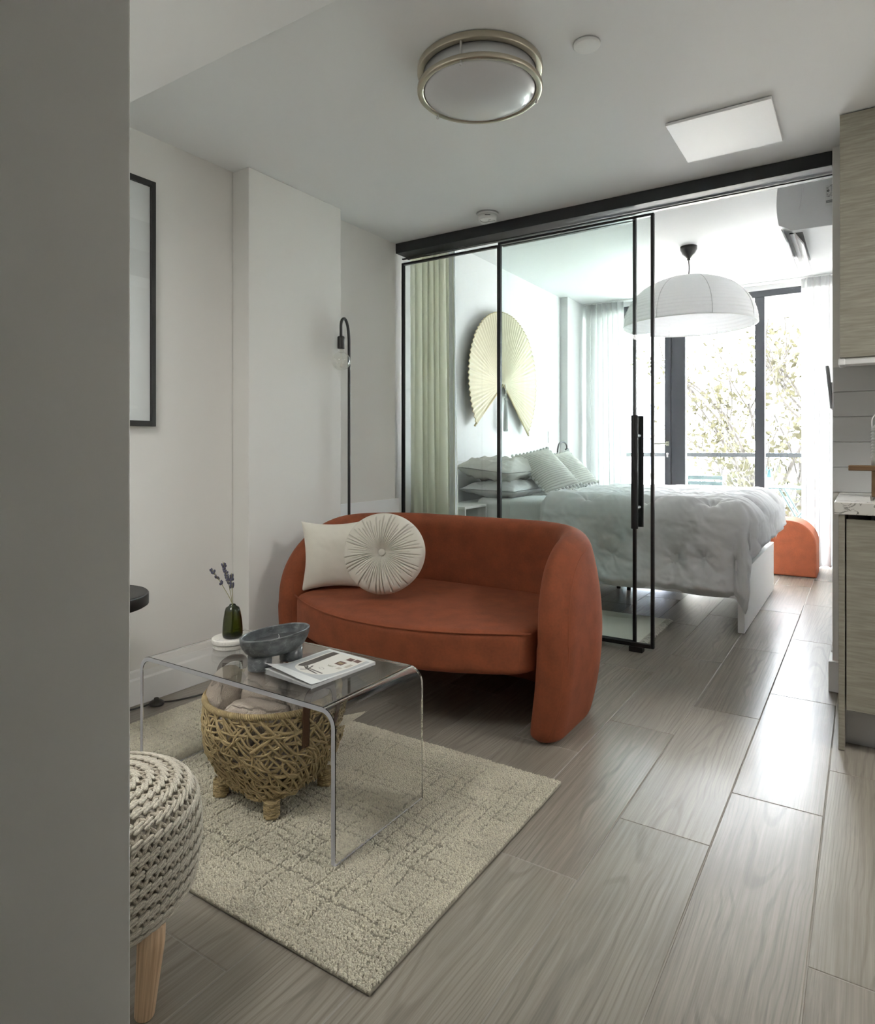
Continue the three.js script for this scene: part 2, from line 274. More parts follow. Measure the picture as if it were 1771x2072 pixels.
// ---------------------------------------------------------------- balcony window
function windowUnit(name, label, x0, x1, y0, y1, stiles) {
  const w = structGroup(name, label);
  for (const [a, b] of stiles) obj('window_frame', box(a, b, y0, y1, ZW - 0.10, ZW - 0.02, 0.003), mat.winFrame, w);
  obj('window_frame', box(x0, x1, y1 - 0.065, y1, ZW - 0.11, ZW - 0.015, 0.003), mat.winFrame, w);
  obj('window_frame', box(x0, x1, y0, y0 + 0.07, ZW - 0.10, ZW - 0.02, 0.003), mat.winFrame, w);
  return w;
}
{
  const w1 = windowUnit('window_1', 'tall charcoal-framed balcony glazing beside the right curtain', -1.70, XJ - 0.02, 0.02, 2.735, [[-1.765, -1.618], [-0.939, -0.849], [-0.21, -0.146]]);
  for (const [a, b] of [[-1.62, -0.94], [-0.85, -0.20]]) { const g = new THREE.PlaneGeometry(b - a, 2.6); g.translate((a + b) / 2, 1.38, ZW - 0.06); obj('pane', g, mat.windowGlass, w1); }
  const d1 = structGroup('door_1', 'charcoal balcony door with lever handle');
  obj('door_frame', box(-1.832, -1.767, 0.02, 2.67, ZW - 0.085, ZW - 0.01, 0.003), mat.winFrame, d1);
  obj('door_frame', box(-2.66, -2.58, 0.02, 2.67, ZW - 0.085, ZW - 0.01, 0.003), mat.winFrame, d1);
  obj('door_frame', box(-2.66, -1.70, 2.60, 2.735, ZW - 0.11, ZW - 0.012, 0.003), mat.winFrame, d1);
  obj('door_frame', box(-2.58, -1.832, 0.02, 0.16, ZW - 0.085, ZW - 0.01, 0.003), mat.winFrame, d1);
  const g = new THREE.PlaneGeometry(0.75, 2.44); g.translate(-2.206, 1.38, ZW - 0.05); obj('pane', g, mat.windowGlass, d1);
  const lever = M({ color: lin(0.32, 0.33, 0.27), roughness: 0.35, metalness: 0.8 });
  const h = obj('handle', [rod([-1.80, 1.19, ZW - 0.012], [-1.80, 1.19, ZW + 0.045], 0.009, 12), tube([[-1.80, 1.19, ZW + 0.042], [-1.86, 1.19, ZW + 0.046], [-1.945, 1.187, ZW + 0.044]], 0.0105, 12, 10)], lever, d1);
  obj('rosette', box(-1.816, -1.784, 1.165, 1.215, ZW - 0.012, ZW - 0.004, 0.002), lever, h);
  obj('lock_cylinder', [rod([-1.80, 1.078, ZW - 0.014], [-1.80, 1.078, ZW + 0.004], 0.013, 16), box(-1.808, -1.792, 1.04, 1.078, ZW - 0.012, ZW + 0.004, 0.002)], mat.white, d1);
}
// ---------------------------------------------------------------- sofa
const napTex = tex(512, 512, (() => { const a = tiled((u, v) => fbm2(u * 7 + 3, v * 7, 4)), b = tiled((u, v) => fbm2(u * 60, v * 60, 2)); return (u, v) => { const k = 222 + 22 * a(u, v) + 12 * b(u, v); return [k, k, k]; }; })());
const velvet = MP({ color: lin(0.30, 0.072, 0.024), map: rep(napTex, 1.1), roughness: 0.85, sheen: 0.6, sheenColor: lin(0.50, 0.17, 0.06), sheenRoughness: 0.45 });
{
  const sofa = thing('sofa', 'curved rust velvet loveseat with rounded wraparound back and slab arms', 'sofa', [-1.685, 0, -2.6]);
  const W = 0.6975, Rc = 0.42, zb = -0.40, T = 0.145;
  const shellF = (x, y, z) => {
    const qx = Math.abs(x) - (W - Rc), qz = zb + Rc - z, d0 = qx > 0 && qz > 0 ? Math.hypot(qx, qz) - Rc : Math.max(qx, qz) - Rc;
    const lean = 0.055 * ((y - 0.37) / 0.40) ** 2, t = T / 2 * (1 - 0.10 * ((y - 0.37) / 0.40) ** 2), d = Math.abs(d0 + lean) - t;
    const zc = -0.20, A = 0.53, B = 0.415, yc = 0.365, a = (z - zc) / A, b = (y - yc) / B;
    let side; if (a > 0 && b > 0) side = (Math.pow(Math.pow(a, 2.4) + Math.pow(b, 2.4), 1 / 2.4) - 1) * 0.43; else if (a > 0) side = z - zc - A; else side = y - yc - B; if (b <= 0 && a > 0) side = z - zc - A + 0.02 * Math.max(0, (0.2 - y) / 0.2) ** 2;
    return smax(smax(d, side, 0.085), 0.004 - y, 0.03);
  };
  obj('shell', sdfMesh(shellF, [-0.82, -0.03, -0.56], [0.82, 0.84, 0.40], 0.0125), velvet, sofa);
  const seatF = (x, y, z) => {
    const front = z - (0.315 + 0.225 * (1 - (x / 0.63) ** 2)), sx = Math.abs(x) - 0.622;
    const qx = Math.abs(x) - (W - Rc - 0), qz = zb + Rc - z, dd = (qx > 0 && qz > 0 ? Math.hypot(qx, qz) - Rc : Math.max(qx, qz) - Rc) + T / 2 - 0.005;
    const top = y - 0.428 - 0.016 * (1 - (x / 0.63) ** 2) * smooth(0.5, 0.1, Math.abs(z - 0.05)), bot = 0.258 - y;
    return smax(smax(smax(front * 0.85, sx, 0.06), dd, 0.02), smax(top, bot, 0.01), 0.035);
  };
  obj('seat_cushion', sdfMesh(seatF, [-0.7, 0.22, -0.45], [0.7, 0.48, 0.58], 0.0125), velvet, sofa);
  // stitched seams: along the front edge of each arm and round the top edge of the seat
  for (const s of [-1, 1]) { const p = []; for (let i = 0; i <= 24; i++) { const t = i / 24 * Math.PI / 2 * 0.8, z = -0.20 + 0.485 * Math.pow(Math.cos(t), 0.83), y = 0.365 + 0.36 * Math.pow(Math.sin(t), 0.83); p.push([z, y]); }
    const q = [[0.305, 0.03], [0.303, 0.15], ...p].map(([z, y]) => { let lo = 0.69; for (let k = 0; k < 40 && shellF(lo, y, z) < 0; k++) lo += 0.002; return V(s * (lo - 0.002), y, z); });
    obj('seam', tube(q, 0.0028, 80, 6), velvet, sofa); }
  const sp = []; for (let i = 0; i <= 40; i++) { const x = lerp(-0.622, 0.622, i / 40); sp.push(V(x, 0.421, 0.313 + 0.225 * (1 - (x / 0.63) ** 2))); }
  obj('piping', tube(sp, 0.0035, 90, 8), velvet, sofa);
}
// cushions on the sofa
const cream = MP({ color: lin(0.70, 0.67, 0.59), roughness: 0.9, sheen: 0.4, sheenColor: lin(0.7, 0.67, 0.6), bumpMap: rep(weaveBump, 5), bumpScale: 0.0012 });
{
  const c = obj('square_cushion', pillow(0.35, 0.345, 0.15, { pinch: 0.13, wr: 0.008, fr: 7, seed: 4 }), cream);
  c.position.set(-2.2, 0.6, -2.455); c.rotation.set(-0.20, 0.55, 0.04, 'YXZ'); tag(c, 'square cream cushion against the left arm of the rust sofa', 'cushion');
  const r = thing('round_cushion', 'round pleated cream cushion with a covered button', 'cushion', [-1.845, 0.648, -2.385]);
  r.rotation.set(-0.22, 0.42, 0, 'YXZ');
  const R = 0.19, N = 62, amp = []; for (let i = 0; i < N; i++) amp.push([rr(0.62, 1.12), rr(-0.3, 0.3)]);
  const pleat = (th, q) => { const k = th / (2 * Math.PI) * N, i = Math.floor(k) % N, f = k - Math.floor(k) + amp[(i + N) % N][1] * 0.3; const reach = amp[(i + N) % N][0]; return -reach * Math.exp(-(((f - 0.5) / 0.13) ** 2)) * smooth(0.03, 0.25, q) * (1 - smooth(reach * 0.85, reach * 0.98 + 0.02, q)); };
  const face = (s) => grid(620, 36, (u, v) => { const th = u * 2 * Math.PI, q = v, rad = R * Math.pow(q, 0.8) ; const th2 = 0.078 * Math.pow(Math.max(0, 1 - Math.pow(q, 2.6)), 0.5) - 0.042 * Math.exp(-((q / 0.14) ** 2)); const wob = 1 + 0.012 * Math.sin(3 * th + 1) ; return [rad * wob * Math.cos(th), rad * wob * Math.sin(th) * 0.97, s * (th2 + 0.009 * pleat(th, q) + 0.002 * fbm2(Math.cos(th) * 3 + s, Math.sin(th) * 3 + q * 2, 2) * (1 - q)), q, th / 6]; }, true, s < 0);
  obj('cover', merge([face(1), face(-1)]), cream, r);
  const b = new THREE.SphereGeometry(0.0155, 20, 12); b.scale(1, 1, 0.5); b.translate(0, 0, 0.044); obj('button', b, cream, r);
}

// ---------------------------------------------------------------- acrylic table
{
  const acrylic = MP({ color: lin(1, 1, 1), roughness: 0.0, transmission: 1, thickness: 0.014, ior: 1.49, attenuationColor: lin(0.90, 0.95, 0.95), attenuationDistance: 0.5 });
  const t = thing('acrylic_table', 'clear acrylic waterfall coffee table on the rug', 'table', [-1.615, 0.0145, -1.517]);
  const w = 0.437, h = 0.413, r = 0.05, th = 0.0135, s = new THREE.Shape();
  s.moveTo(-w, 0); s.lineTo(-w, h - r); s.absarc(-w + r, h - r, r, Math.PI, Math.PI / 2, true); s.lineTo(w - r, h); s.absarc(w - r, h - r, r, Math.PI / 2, 0, true); s.lineTo(w, 0);
  s.lineTo(w - th, 0); s.lineTo(w - th, h - r); s.absarc(w - r, h - r, r - th, 0, Math.PI / 2, false); s.lineTo(-w + r, h - th); s.absarc(-w + r, h - r, r - th, Math.PI / 2, Math.PI, false); s.lineTo(-w + th, 0); s.closePath();
  const g = new THREE.ExtrudeGeometry(s, { depth: 0.41, bevelEnabled: true, bevelSize: 0.0012, bevelThickness: 0.0012, bevelSegments: 1, curveSegments: 14 }); g.translate(0, 0, -0.205);
  // smooth the bends: normals from the bend axis
  const nn = g.attributes.normal, pp = g.attributes.position;
  for (let i = 0; i < pp.count; i++) { const x = pp.getX(i), y = pp.getY(i); if (Math.abs(nn.getZ(i)) > 0.3) continue; for (const c of [-w + r, w - r]) { const dx = x - c, dy = y - (h - r), d = Math.hypot(dx, dy); if (Math.sign(dx) === Math.sign(c) && dy > 1e-5 && d > r - th - 0.003 && d < r + 0.003) { const o = d > r - th / 2 ? 1 : -1; nn.setXYZ(i, o * dx / d, o * dy / d, 0); } } }
  obj('acrylic_sheet', g, acrylic, t);
  const pipedLight = MP({ color: lin(0.90, 0.90, 0.95), roughness: 0.85, transmission: 0.75, thickness: 0 });  // frosted pale overlay imitating the light piped to the polished edges
  const eg = new THREE.ShapeGeometry(s, 14);
  for (const z of [0.2068, -0.2068]) obj('piped_light_edge', eg.clone().translate(0, 0, z), pipedLight, t);
  for (const x of [-w, w - th]) obj('piped_light_edge', box(x + 0.001, x + th - 0.001, -0.0008, -0.0004, -0.204, 0.204), pipedLight, t);
}
const TT = 0.4287;   // top of the table
// marble coaster stack, vase, lavender
const marble = M({ roughness: 0.35, map: tex(256, 256, (u, v) => { const k = Math.abs(fbm2(u * 3 + 1.3, v * 3 + fbm2(u * 4, v * 4) * 1.5, 4)), d = 60 * (1 - smooth(0, 0.06, k)); return [226 - d, 224 - d, 217 - d * 0.9]; }) });
{
  const disc = (r, h) => { const g = lathe([[0, 0], [r - 0.003, 0], [r, 0.003], [r, h - 0.003], [r - 0.003, h], [0, h]], 56); return g; };
  const a = obj('marble_coaster', disc(0.058, 0.017), marble); a.position.set(-1.868, TT + 0.0005, -1.533); tag(a, 'white marble disc lying directly on the acrylic table', 'coaster', 'stacked marble discs');
  const b = obj('marble_coaster', disc(0.062, 0.018), marble); b.position.set(-1.866, TT + 0.0185, -1.532); tag(b, 'upper white marble disc under the dark glass vase', 'coaster', 'stacked marble discs');
  const vase = thing('glass_vase', 'small dark olive glass vase on marble discs', 'vase', [-1.853, TT + 0.037, -1.532]);
  const glass = MP({ color: lin(1, 1, 1), roughness: 0.02, transmission: 1, thickness: 0.01, ior: 1.5, attenuationColor: lin(0.33, 0.36, 0.14), attenuationDistance: 0.0022 });
  const out = [[0.0, 0], [0.027, 0], [0.033, 0.004], [0.0345, 0.012], [0.034, 0.035], [0.031, 0.065], [0.0265, 0.092], [0.0225, 0.104], [0.012, 0.1105], [0.0105, 0.115]], inn = [[0.0085, 0.115], [0.0095, 0.1095], [0.020, 0.1015], [0.024, 0.09], [0.0285, 0.065], [0.0315, 0.035], [0.0315, 0.014], [0.029, 0.008], [0, 0.007]];
  obj('body', lathe([...out, ...inn], 48), glass, vase);
  const stem = M({ color: lin(0.24, 0.22, 0.10), roughness: 0.8 }), bud = M({ color: lin(0.085, 0.085, 0.125), roughness: 0.9 });
  [[[-0.036, 0.262, 0.012], 1], [[-0.072, 0.232, 0.03], 0.55], [[-0.012, 0.222, -0.004], 0.75]].forEach(([tip, len], k) => {
    const sp = thing('lavender_stem', ['tall dried lavender sprig in the olive vase', 'dried lavender sprig bending outward from the olive vase', 'short dried lavender sprig in the olive vase'][k], 'flower', [-1.853, TT + 0.037, -1.532], 0, 'dried lavender in the vase');
    const pts = [V(0.004 * (k - 1), 0.012, 0.002), V(0.002 * (k - 1), 0.11, 0), V(tip[0] * 0.45, lerp(0.11, tip[1], 0.55), tip[2] * 0.5), V(...tip)], c = new THREE.CatmullRomCurve3(pts);
    obj('stem', new THREE.TubeGeometry(c, 24, 0.0011, 6), stem, sp);
    const buds = []; for (let i = 0; i < 34 * len; i++) { const f = 1 - rnd() * 0.36 * (0.5 + len * 0.5), p = c.getPoint(f), whorl = Math.round(f * 26) / 26; const q = c.getPoint(Math.min(1, whorl)); const g = new THREE.SphereGeometry(0.0036, 7, 5); g.scale(1, 1.5, 1); const an = rnd() * 6.28, rad = 0.0052; g.rotateZ(-0.5 * Math.cos(an)); g.translate(q.x + Math.cos(an) * rad, q.y + rr(-0.003, 0.003), q.z + Math.sin(an) * rad); buds.push(g); }
    obj('flower_head', buds, bud, sp);
  });
}
// grey stone bowl with two drum feet and a candle
{
  const stoneT = tex(256, 256, (u, v) => { const k = fbm2(u * 6, v * 6, 5), l = Math.abs(fbm2(u * 3 + 5, v * 3, 4)), s = 34 * k + 26 * (1 - smooth(0, 0.05, l)); return [86 + s, 90 + s, 92 + s]; });
  const stone = M({ map: stoneT, roughness: 0.32 });
  const bowl = thing('stone_bowl', 'oval grey stone bowl on drum feet standing on the acrylic table', 'bowl', [-1.598, TT, -1.495], 1.52);
  const A = 0.132, B = 0.07, base = 0.036;
  const surf = (rad, y) => (u) => { const th = u * 2 * Math.PI; return [A * rad * Math.cos(th), y, B * Math.pow(rad, 0.9) * Math.sin(th)]; };
  const pr = [[0.0, 0], [0.45, 0.001], [0.68, 0.008], [0.84, 0.024], [0.94, 0.046], [0.99, 0.066], [1.0, 0.078], [1.0, 0.084], [0.985, 0.0865], [0.95, 0.0865], [0.93, 0.083], [0.90, 0.062], [0.84, 0.042], [0.7, 0.025], [0.45, 0.018], [0, 0.017]];
  pr.forEach((p) => { p[1] *= 0.78; });
  obj('body', grid(72, pr.length * 3 - 3, (u, v) => { const f = v * (pr.length - 1), i = Math.min(pr.length - 2, Math.floor(f)), t = f - i, rad = lerp(pr[i][0], pr[i + 1][0], t), y = lerp(pr[i][1], pr[i + 1][1], t); const p = surf(rad, base + y)(u); return [...p, u * 2, v]; }, true, true), stone, bowl);
  for (const s of [-1, 1]) obj('foot', lathe([[0, 0], [0.036, 0], [0.0375, 0.002], [0.0375, 0.042], [0, 0.042]], 40)  .translate(s * 0.064, 0, 0), stone, bowl);
  const cnd = thing('candle', 'dark grey wax candle filling the stone bowl', 'candle', [-1.598, TT + 0.064, -1.495], 1.52);
  const wg = new THREE.CylinderGeometry(1, 1, 0.012, 56); wg.scale(A * 0.83, 1, B * 0.84); wg.translate(0, 0.006, 0); obj('wax', wg, M({ color: lin(0.045, 0.047, 0.05), roughness: 0.4 }), cnd);
  obj('wick', tube([[0.01, 0.01, 0], [0.012, 0.022, 0.002], [0.004, 0.031, 0.008]], 0.0016, 10, 6), mat.white, cnd);
}
// magazine
{
  const cv = document.createElement('canvas'); cv.width = 768; cv.height = 1024; const c = cv.getContext('2d');
  c.fillStyle = '#dcdedd'; c.fillRect(0, 0, 768, 1024); c.fillStyle = '#b4b8ba'; c.fillRect(34, 60, 700, 800);
  c.fillStyle = '#e2e0d8'; c.beginPath(); c.ellipse(390, 560, 285, 250, 0, 0, Math.PI * 2); c.fill(); c.fillRect(105, 60, 570, 500);
  c.save(); c.beginPath(); c.ellipse(390, 560, 262, 228, 0, 0, Math.PI); c.lineTo(128, 60); c.lineTo(652, 60); c.closePath(); c.clip();
  c.fillStyle = '#dcdbd4'; c.fillRect(100, 40, 620, 800); c.fillStyle = '#4b4642'; c.beginPath(); c.moveTo(100, 40); c.lineTo(235, 40); c.lineTo(245, 640); c.lineTo(100, 700); c.fill();
  c.fillStyle = '#6b4f48'; for (const [x, y, w, h] of [[430, 240, 110, 110], [455, 100, 90, 80], [560, 90, 84, 80]]) c.fillRect(x, y, w, h);
  c.fillStyle = '#9a8f6a'; c.fillRect(452, 272, 66, 46); c.fillStyle = '#b9b3a8'; c.fillRect(600, 250, 52, 120); c.fillRect(560, 400, 60, 60);
  c.strokeStyle = '#3c3936'; c.lineWidth = 22; c.lineCap = 'butt'; for (const [a, b, d, e] of [[250, 640, 330, 690], [330, 690, 560, 742], [300, 560, 352, 690], [350, 690, 300, 760], [352, 660, 590, 690], [250, 600, 330, 680]]) { c.beginPath(); c.moveTo(a, b); c.lineTo(d, e); c.stroke(); }
  c.lineWidth = 4; c.beginPath(); c.ellipse(440, 560, 44, 22, 0.3, 0, 7); c.stroke(); c.strokeStyle = '#7c8067'; for (let i = 0; i < 14; i++) { c.beginPath(); c.moveTo(430, 450); c.lineTo(400 + i * 10, 400 + (i % 4) * 16); c.stroke(); }
  c.restore();
  c.strokeStyle = '#c3c6c6'; c.lineWidth = 4; for (let i = 0; i < 11; i++) { if (i === 4) continue; const x = 250 + i * 24; c.beginPath(); if (i % 3 === 0) { c.arc(x + 7, 921, 8, 0, 6.3); } else { c.moveTo(x, 912); c.lineTo(x, 930); if (i % 2) { c.moveTo(x, 912); c.lineTo(x + 12, 912); c.moveTo(x, 930); c.lineTo(x + 12, 930); } } c.stroke(); }
  c.fillStyle = '#cfd1d0'; c.fillRect(520, 950, 110, 4);
  const ct = new THREE.CanvasTexture(cv); ct.colorSpace = THREE.SRGBColorSpace;
  const m = thing('magazine', 'glossy magazine with an oval interior photo lying on the acrylic table', 'magazine', [-1.436, TT, -1.533], -0.075);
  const w = 0.212, l = 0.272, curl = (v) => 0.003 + 0.022 * Math.pow(Math.max(0, v - 0.62) / 0.38, 2);
  const sheet = (d, lift, wob) => grid(20, 30, (u, v) => [(u - 0.5) * w, d + lift * curl(v) * (1 - 0.75 * u) + wob * Math.sin(v * 9 + u * 2) * 0.0006, (v - 0.5) * l, u, 1 - v], false, true);
  const paper = M({ color: lin(0.66, 0.67, 0.67), roughness: 0.4 }), pages = [];
  for (let i = 0; i < 5; i++) pages.push(sheet(0.001 + i * 0.0014, i * 0.09, i));
  obj('pages', pages, paper, m);
  obj('cover', sheet(0.0088, 1, 2), M({ map: ct, roughness: 0.3 }), m);
  obj('spine', box(w / 2 - 0.002, w / 2 + 0.0005, 0.0003, 0.0092, -l / 2, l / 2), paper, m);
}

// ---------------------------------------------------------------- rug: a backing slab with instanced tufts
{
  const rug = thing('rug', 'cream tufted wool rug with carved dark line pattern under the acrylic table', 'rug', [-1.668, 0.0, -1.555], 0.0);
  const hw = 0.82, hd = 0.507;
  obj('backing', box(-hw, hw, 0.0015, 0.0085, -hd, hd, 0.003), M({ color: lin(0.30, 0.275, 0.22), roughness: 1 }), rug);
  const tg = new THREE.IcosahedronGeometry(0.0031, 0); tg.scale(1, 1.5, 1);
  const step = 0.0052, nx = Math.floor(2 * hw / step), nz = Math.floor(2 * hd / step), count = nx * nz;
  const im = new THREE.InstancedMesh(tg, M({ color: lin(1, 1, 1), roughness: 1 }), count); im.name = 'pile'; im.userData.kind = 'stuff'; im.castShadow = im.receiveShadow = true;
  const m4 = new THREE.Matrix4(), q = new THREE.Quaternion(), e = new THREE.Euler(), col = new THREE.Color();
  for (let i = 0, k = 0; i < nx; i++) for (let j = 0; j < nz; j++, k++) {
    const x = -hw + (i + 0.5 + rr(-0.35, 0.35)) * step, z = -hd + (j + 0.5 + rr(-0.35, 0.35)) * step;
    // carved lines running both ways, in broken patches
    const la = Math.abs(((x + 0.012 * fbm2(x * 2, z * 6)) / 0.034 % 1 + 1) % 1 - 0.5), lb = Math.abs(((z + 0.012 * fbm2(x * 6, z * 2 + 7)) / 0.030 % 1 + 1) % 1 - 0.5);
    const ga = smooth(0.06, 0.28, n2(x * 3.2 + 5 + Math.floor(x / 0.034) * 0.7, z * 1.3)), gb = smooth(0.06, 0.28, n2(x * 1.4 + 31, z * 3 + Math.floor(z / 0.03) * 0.7));
    const line = Math.max((la < 0.09 ? 1 : 0) * ga, (lb < 0.10 ? 1 : 0) * gb) * smooth(0.01, 0.09, Math.min(hw - Math.abs(x), hd - Math.abs(z))) * (rnd() < 0.9 ? 1 : 0);
    e.set(rr(-0.6, 0.6), rr(0, 6), rr(-0.6, 0.6)); q.setFromEuler(e); const s = rr(0.8, 1.25);
    m4.compose(V(x, 0.0105 + rr(-0.0012, 0.0014) - line * 0.0045, z), q, V(s, s, s)); im.setMatrixAt(k, m4);
    const t = rr(0.86, 1.1) * (1 + 0.05 * n2(x * 5, z * 5)) * (1 - 0.48 * line); col.setRGB(0.62 * t, 0.585 * t, 0.475 * t); im.setColorAt(k, col);
  }
  rug.add(im);
}

// ---------------------------------------------------------------- basket with blanket
{
  const bx = -1.613, bz = -1.50, yb = 0.048, yh = 0.272;
  const bk = thing('wicker_basket', 'open-weave seagrass basket with leather handles under the acrylic table', 'basket', [bx, 0.0145, bz]);
  const S = (th, h) => {            // surface of the tub: round rim, squarish base
    const n = lerp(4.2, 2, smooth(0, 0.75, h)), c = Math.abs(Math.cos(th)), s = Math.abs(Math.sin(th)), k = Math.pow(Math.pow(c, n) + Math.pow(s, n), -1 / n);
    const r = h < 0 ? 0.135 + h * 0.1 : 0.135 + 0.083 * Math.pow(smooth(0, 1, Math.min(1, h * 1.25)), 0.75) - 0.006 * smooth(0.75, 1, h);
    return V(r * k * Math.cos(th), yb + h * yh, r * k * Math.sin(th));
  };
  const N = (th, h) => { const a = S(th + 0.01, h).sub(S(th - 0.01, h)), b = S(th, Math.min(1, h + 0.02)).sub(S(th, h - 0.02)); return b.cross(a).normalize(); };
  const straw = M({ color: lin(0.62, 0.50, 0.29), roughness: 0.75, map: tex(64, 256, (u, v) => { const k = 205 + 60 * fbm2(u * 3, v * 6, 3) + 22 * Math.sin(u * 38); return [k, k * 0.98, k * 0.93]; }) });
  const run = (f, n, a = 0.0042, b = 0.0024) => { const P = [], Q = []; for (let i = 0; i <= n; i++) { const [th, h, o] = f(i / n); const nn = N(th, h); P.push(S(th, h).addScaledVector(nn, o)); Q.push(nn); } return strip(P, Q, a, b, 5); };
  const st = [];
  for (let k = 0; k < 8; k++) for (let d = 0; d < 2; d++) { const h0 = 0.06 + k * 0.122 + rr(-0.012, 0.012) + d * 0.02, ph = rnd() * 6; st.push(run((t) => [t * 2 * Math.PI, h0 + 0.014 * Math.sin(t * 44 + ph) + 0.01 * Math.sin(t * 90 + ph), 0.0025 * Math.sin(t * 130 + ph)], 150, rr(0.0028, 0.004))); }
  for (const s of [-1, 1]) for (let k = 0; k < 34; k++) for (let d = 0; d < 2; d++) { const t0 = (k + rr(-0.2, 0.2)) / 34 * 2 * Math.PI + d * 0.04, sp = 1.05 + rr(-0.1, 0.1), ph = rnd() * 6; st.push(run((t) => [t0 + s * sp * t, 0.005 + t * 0.985, 0.002 * s + 0.003 * Math.sin(t * 26 + ph)], 26, rr(0.003, 0.0047))); }
  for (let k = 0; k < 30; k++) { const t0 = k / 30 * 2 * Math.PI + rr(-0.04, 0.04), ph = rnd() * 6; st.push(run((t) => [t0 + 0.03 * Math.sin(t * 14 + ph), t, 0.003 * Math.sin(t * 22 + ph)], 20, rr(0.0028, 0.004))); }
  for (let k = 0; k < 110; k++) { const t0 = rnd() * 6.28, h0 = Math.pow(rnd(), 1.7) * 0.9, sl = rr(-1, 1) * 0.35, ln = rr(0.25, 0.5); st.push(run((t) => [t0 + ln * t, clamp(h0 + sl * t * 0.6, 0.0, 0.98), 0.004 + 0.003 * Math.sin(t * 12 + k)], 10, rr(0.003, 0.0045))); }
  // floor of the basket
  for (let k = -6; k <= 6; k++) { const o = k * 0.02; st.push(strip([V(-0.13, yb + 0.004, o), V(0, yb + 0.006, o), V(0.13, yb + 0.004, o)], [V(0, 1, 0), V(0, 1, 0), V(0, 1, 0)], 0.009, 0.002, 5), strip([V(o, yb + 0.002, -0.13), V(o, yb + 0.003, 0), V(o, yb + 0.002, 0.13)], [V(0, 1, 0), V(0, 1, 0), V(0, 1, 0)], 0.009, 0.002, 5)); }
  const w = obj('weave', st, straw, bk); w.userData.kind = 'stuff';
  const rim = [run((t) => [t * 2 * Math.PI, 1.0, 0], 120, 0.0055, 0.0055)];
  for (let d = 0; d < 3; d++) { const P = [], Q = []; for (let i = 0; i <= 900; i++) { const t = i / 900, th = t * 2 * Math.PI, a = t * 2 * Math.PI * 70 + d * 2.1 + Math.sin(t * 50) * 0.6, nn = N(th, 0.98), p = S(th, 1.0); P.push(p.addScaledVector(nn, 0.008 * Math.cos(a)).add(V(0, 0.008 * Math.sin(a), 0))); Q.push(V(nn.x * Math.cos(a), Math.sin(a), nn.z * Math.cos(a))); } rim.push(strip(P, Q, 0.0036, 0.0022, 5)); }
  obj('rim', rim, straw, bk);
  for (const [sx, sz] of [[-1, -1], [-1, 1], [1, -1], [1, 1]]) {          // wound feet
    const coil = [cyl(0.017, 0.02, 0.05, sx * 0.116, 0.002, sz * 0.116, 12)]; for (let k = 0; k < 3; k++) { const P = [], Q = []; for (let i = 0; i <= 90; i++) { const a = i / 90 * 2 * Math.PI * 4.5 + k * 2, r = 0.0205 + 0.003 * Math.sin(i * 1.7 + k); P.push(V(sx * 0.116 + r * Math.cos(a), 0.004 + i / 90 * 0.048, sz * 0.116 + r * Math.sin(a))); Q.push(V(Math.cos(a), 0.2, Math.sin(a))); } coil.push(strip(P, Q, 0.0045, 0.0028, 5)); } obj('foot', coil, straw, bk); }
  const leather = M({ color: lin(0.075, 0.033, 0.013), roughness: 0.55 });
  for (const t0 of [0.06, 0.06 + Math.PI]) {                              // leather loop handles
    const P = [], Q = [], d = 0.26, pts = [[-d, 0.62, 0.008], [-d, 0.8, 0.009], [-d, 1.0, 0.014], [-d * 0.8, 1.14, 0.012], [0, 1.2, 0.008], [d * 0.8, 1.14, 0.012], [d, 1.0, 0.014], [d, 0.8, 0.009], [d, 0.62, 0.008]];
    const c = new THREE.CatmullRomCurve3(pts.map(([a, h, o]) => V(a, h, o))); for (let i = 0; i <= 60; i++) { const p = c.getPoint(i / 60), hh = Math.min(p.y, 1), nn = N(t0 + p.x, Math.min(hh, 0.97)); P.push(S(t0 + p.x, hh).add(V(0, (p.y - hh) * yh, 0)).addScaledVector(nn, p.z)); Q.push(nn); }
    const h = obj('handle', strip(P, Q, 0.0125, 0.0022, 8), leather, bk);
    for (const i of [1, 59]) obj('rivet', new THREE.SphereGeometry(0.004, 10, 8).translate(...P[i].clone().addScaledVector(Q[i], 0.002).toArray()), leather, h);
  }
  // plush throw stuffed into it: lobes that press against one another
  const lobes = [[-0.115, 0.285, 0.09, 0.07, 0.108, 0.08, 0.3], [0.01, 0.315, 0.045, 0.12, 0.078, 0.075, -0.45], [0.06, 0.285, 0.12, 0.115, 0.066, 0.055, 0.5], [0.11, 0.29, -0.02, 0.07, 0.08, 0.09, 0.1], [-0.095, 0.315, -0.06, 0.085, 0.075, 0.085, 0.2], [0.01, 0.30, -0.11, 0.11, 0.08, 0.065, 0.1], [0.0, 0.17, 0.0, 0.18, 0.11, 0.18, 0], [-0.01, 0.245, 0.14, 0.095, 0.06, 0.048, -0.2]];
  const fur = (x, y, z) => { let best = 9, second = 9; for (const [cx, cy, cz, a, b, c, r] of lobes) { const dx = x - cx, dz = z - cz, cr = Math.cos(r), sr = Math.sin(r), ux = dx * cr - dz * sr, uz = dx * sr + dz * cr, d = (Math.hypot(ux / a, (y - cy) / b, uz / c) - 1) * Math.min(a, b, c); if (d < best) { second = best; best = d; } else if (d < second) second = d; } return best + 0.007 * Math.exp(-Math.max(0, second - best) / 0.006) + 0.004 * fbm3(x * 14, y * 14, z * 14, 2); };
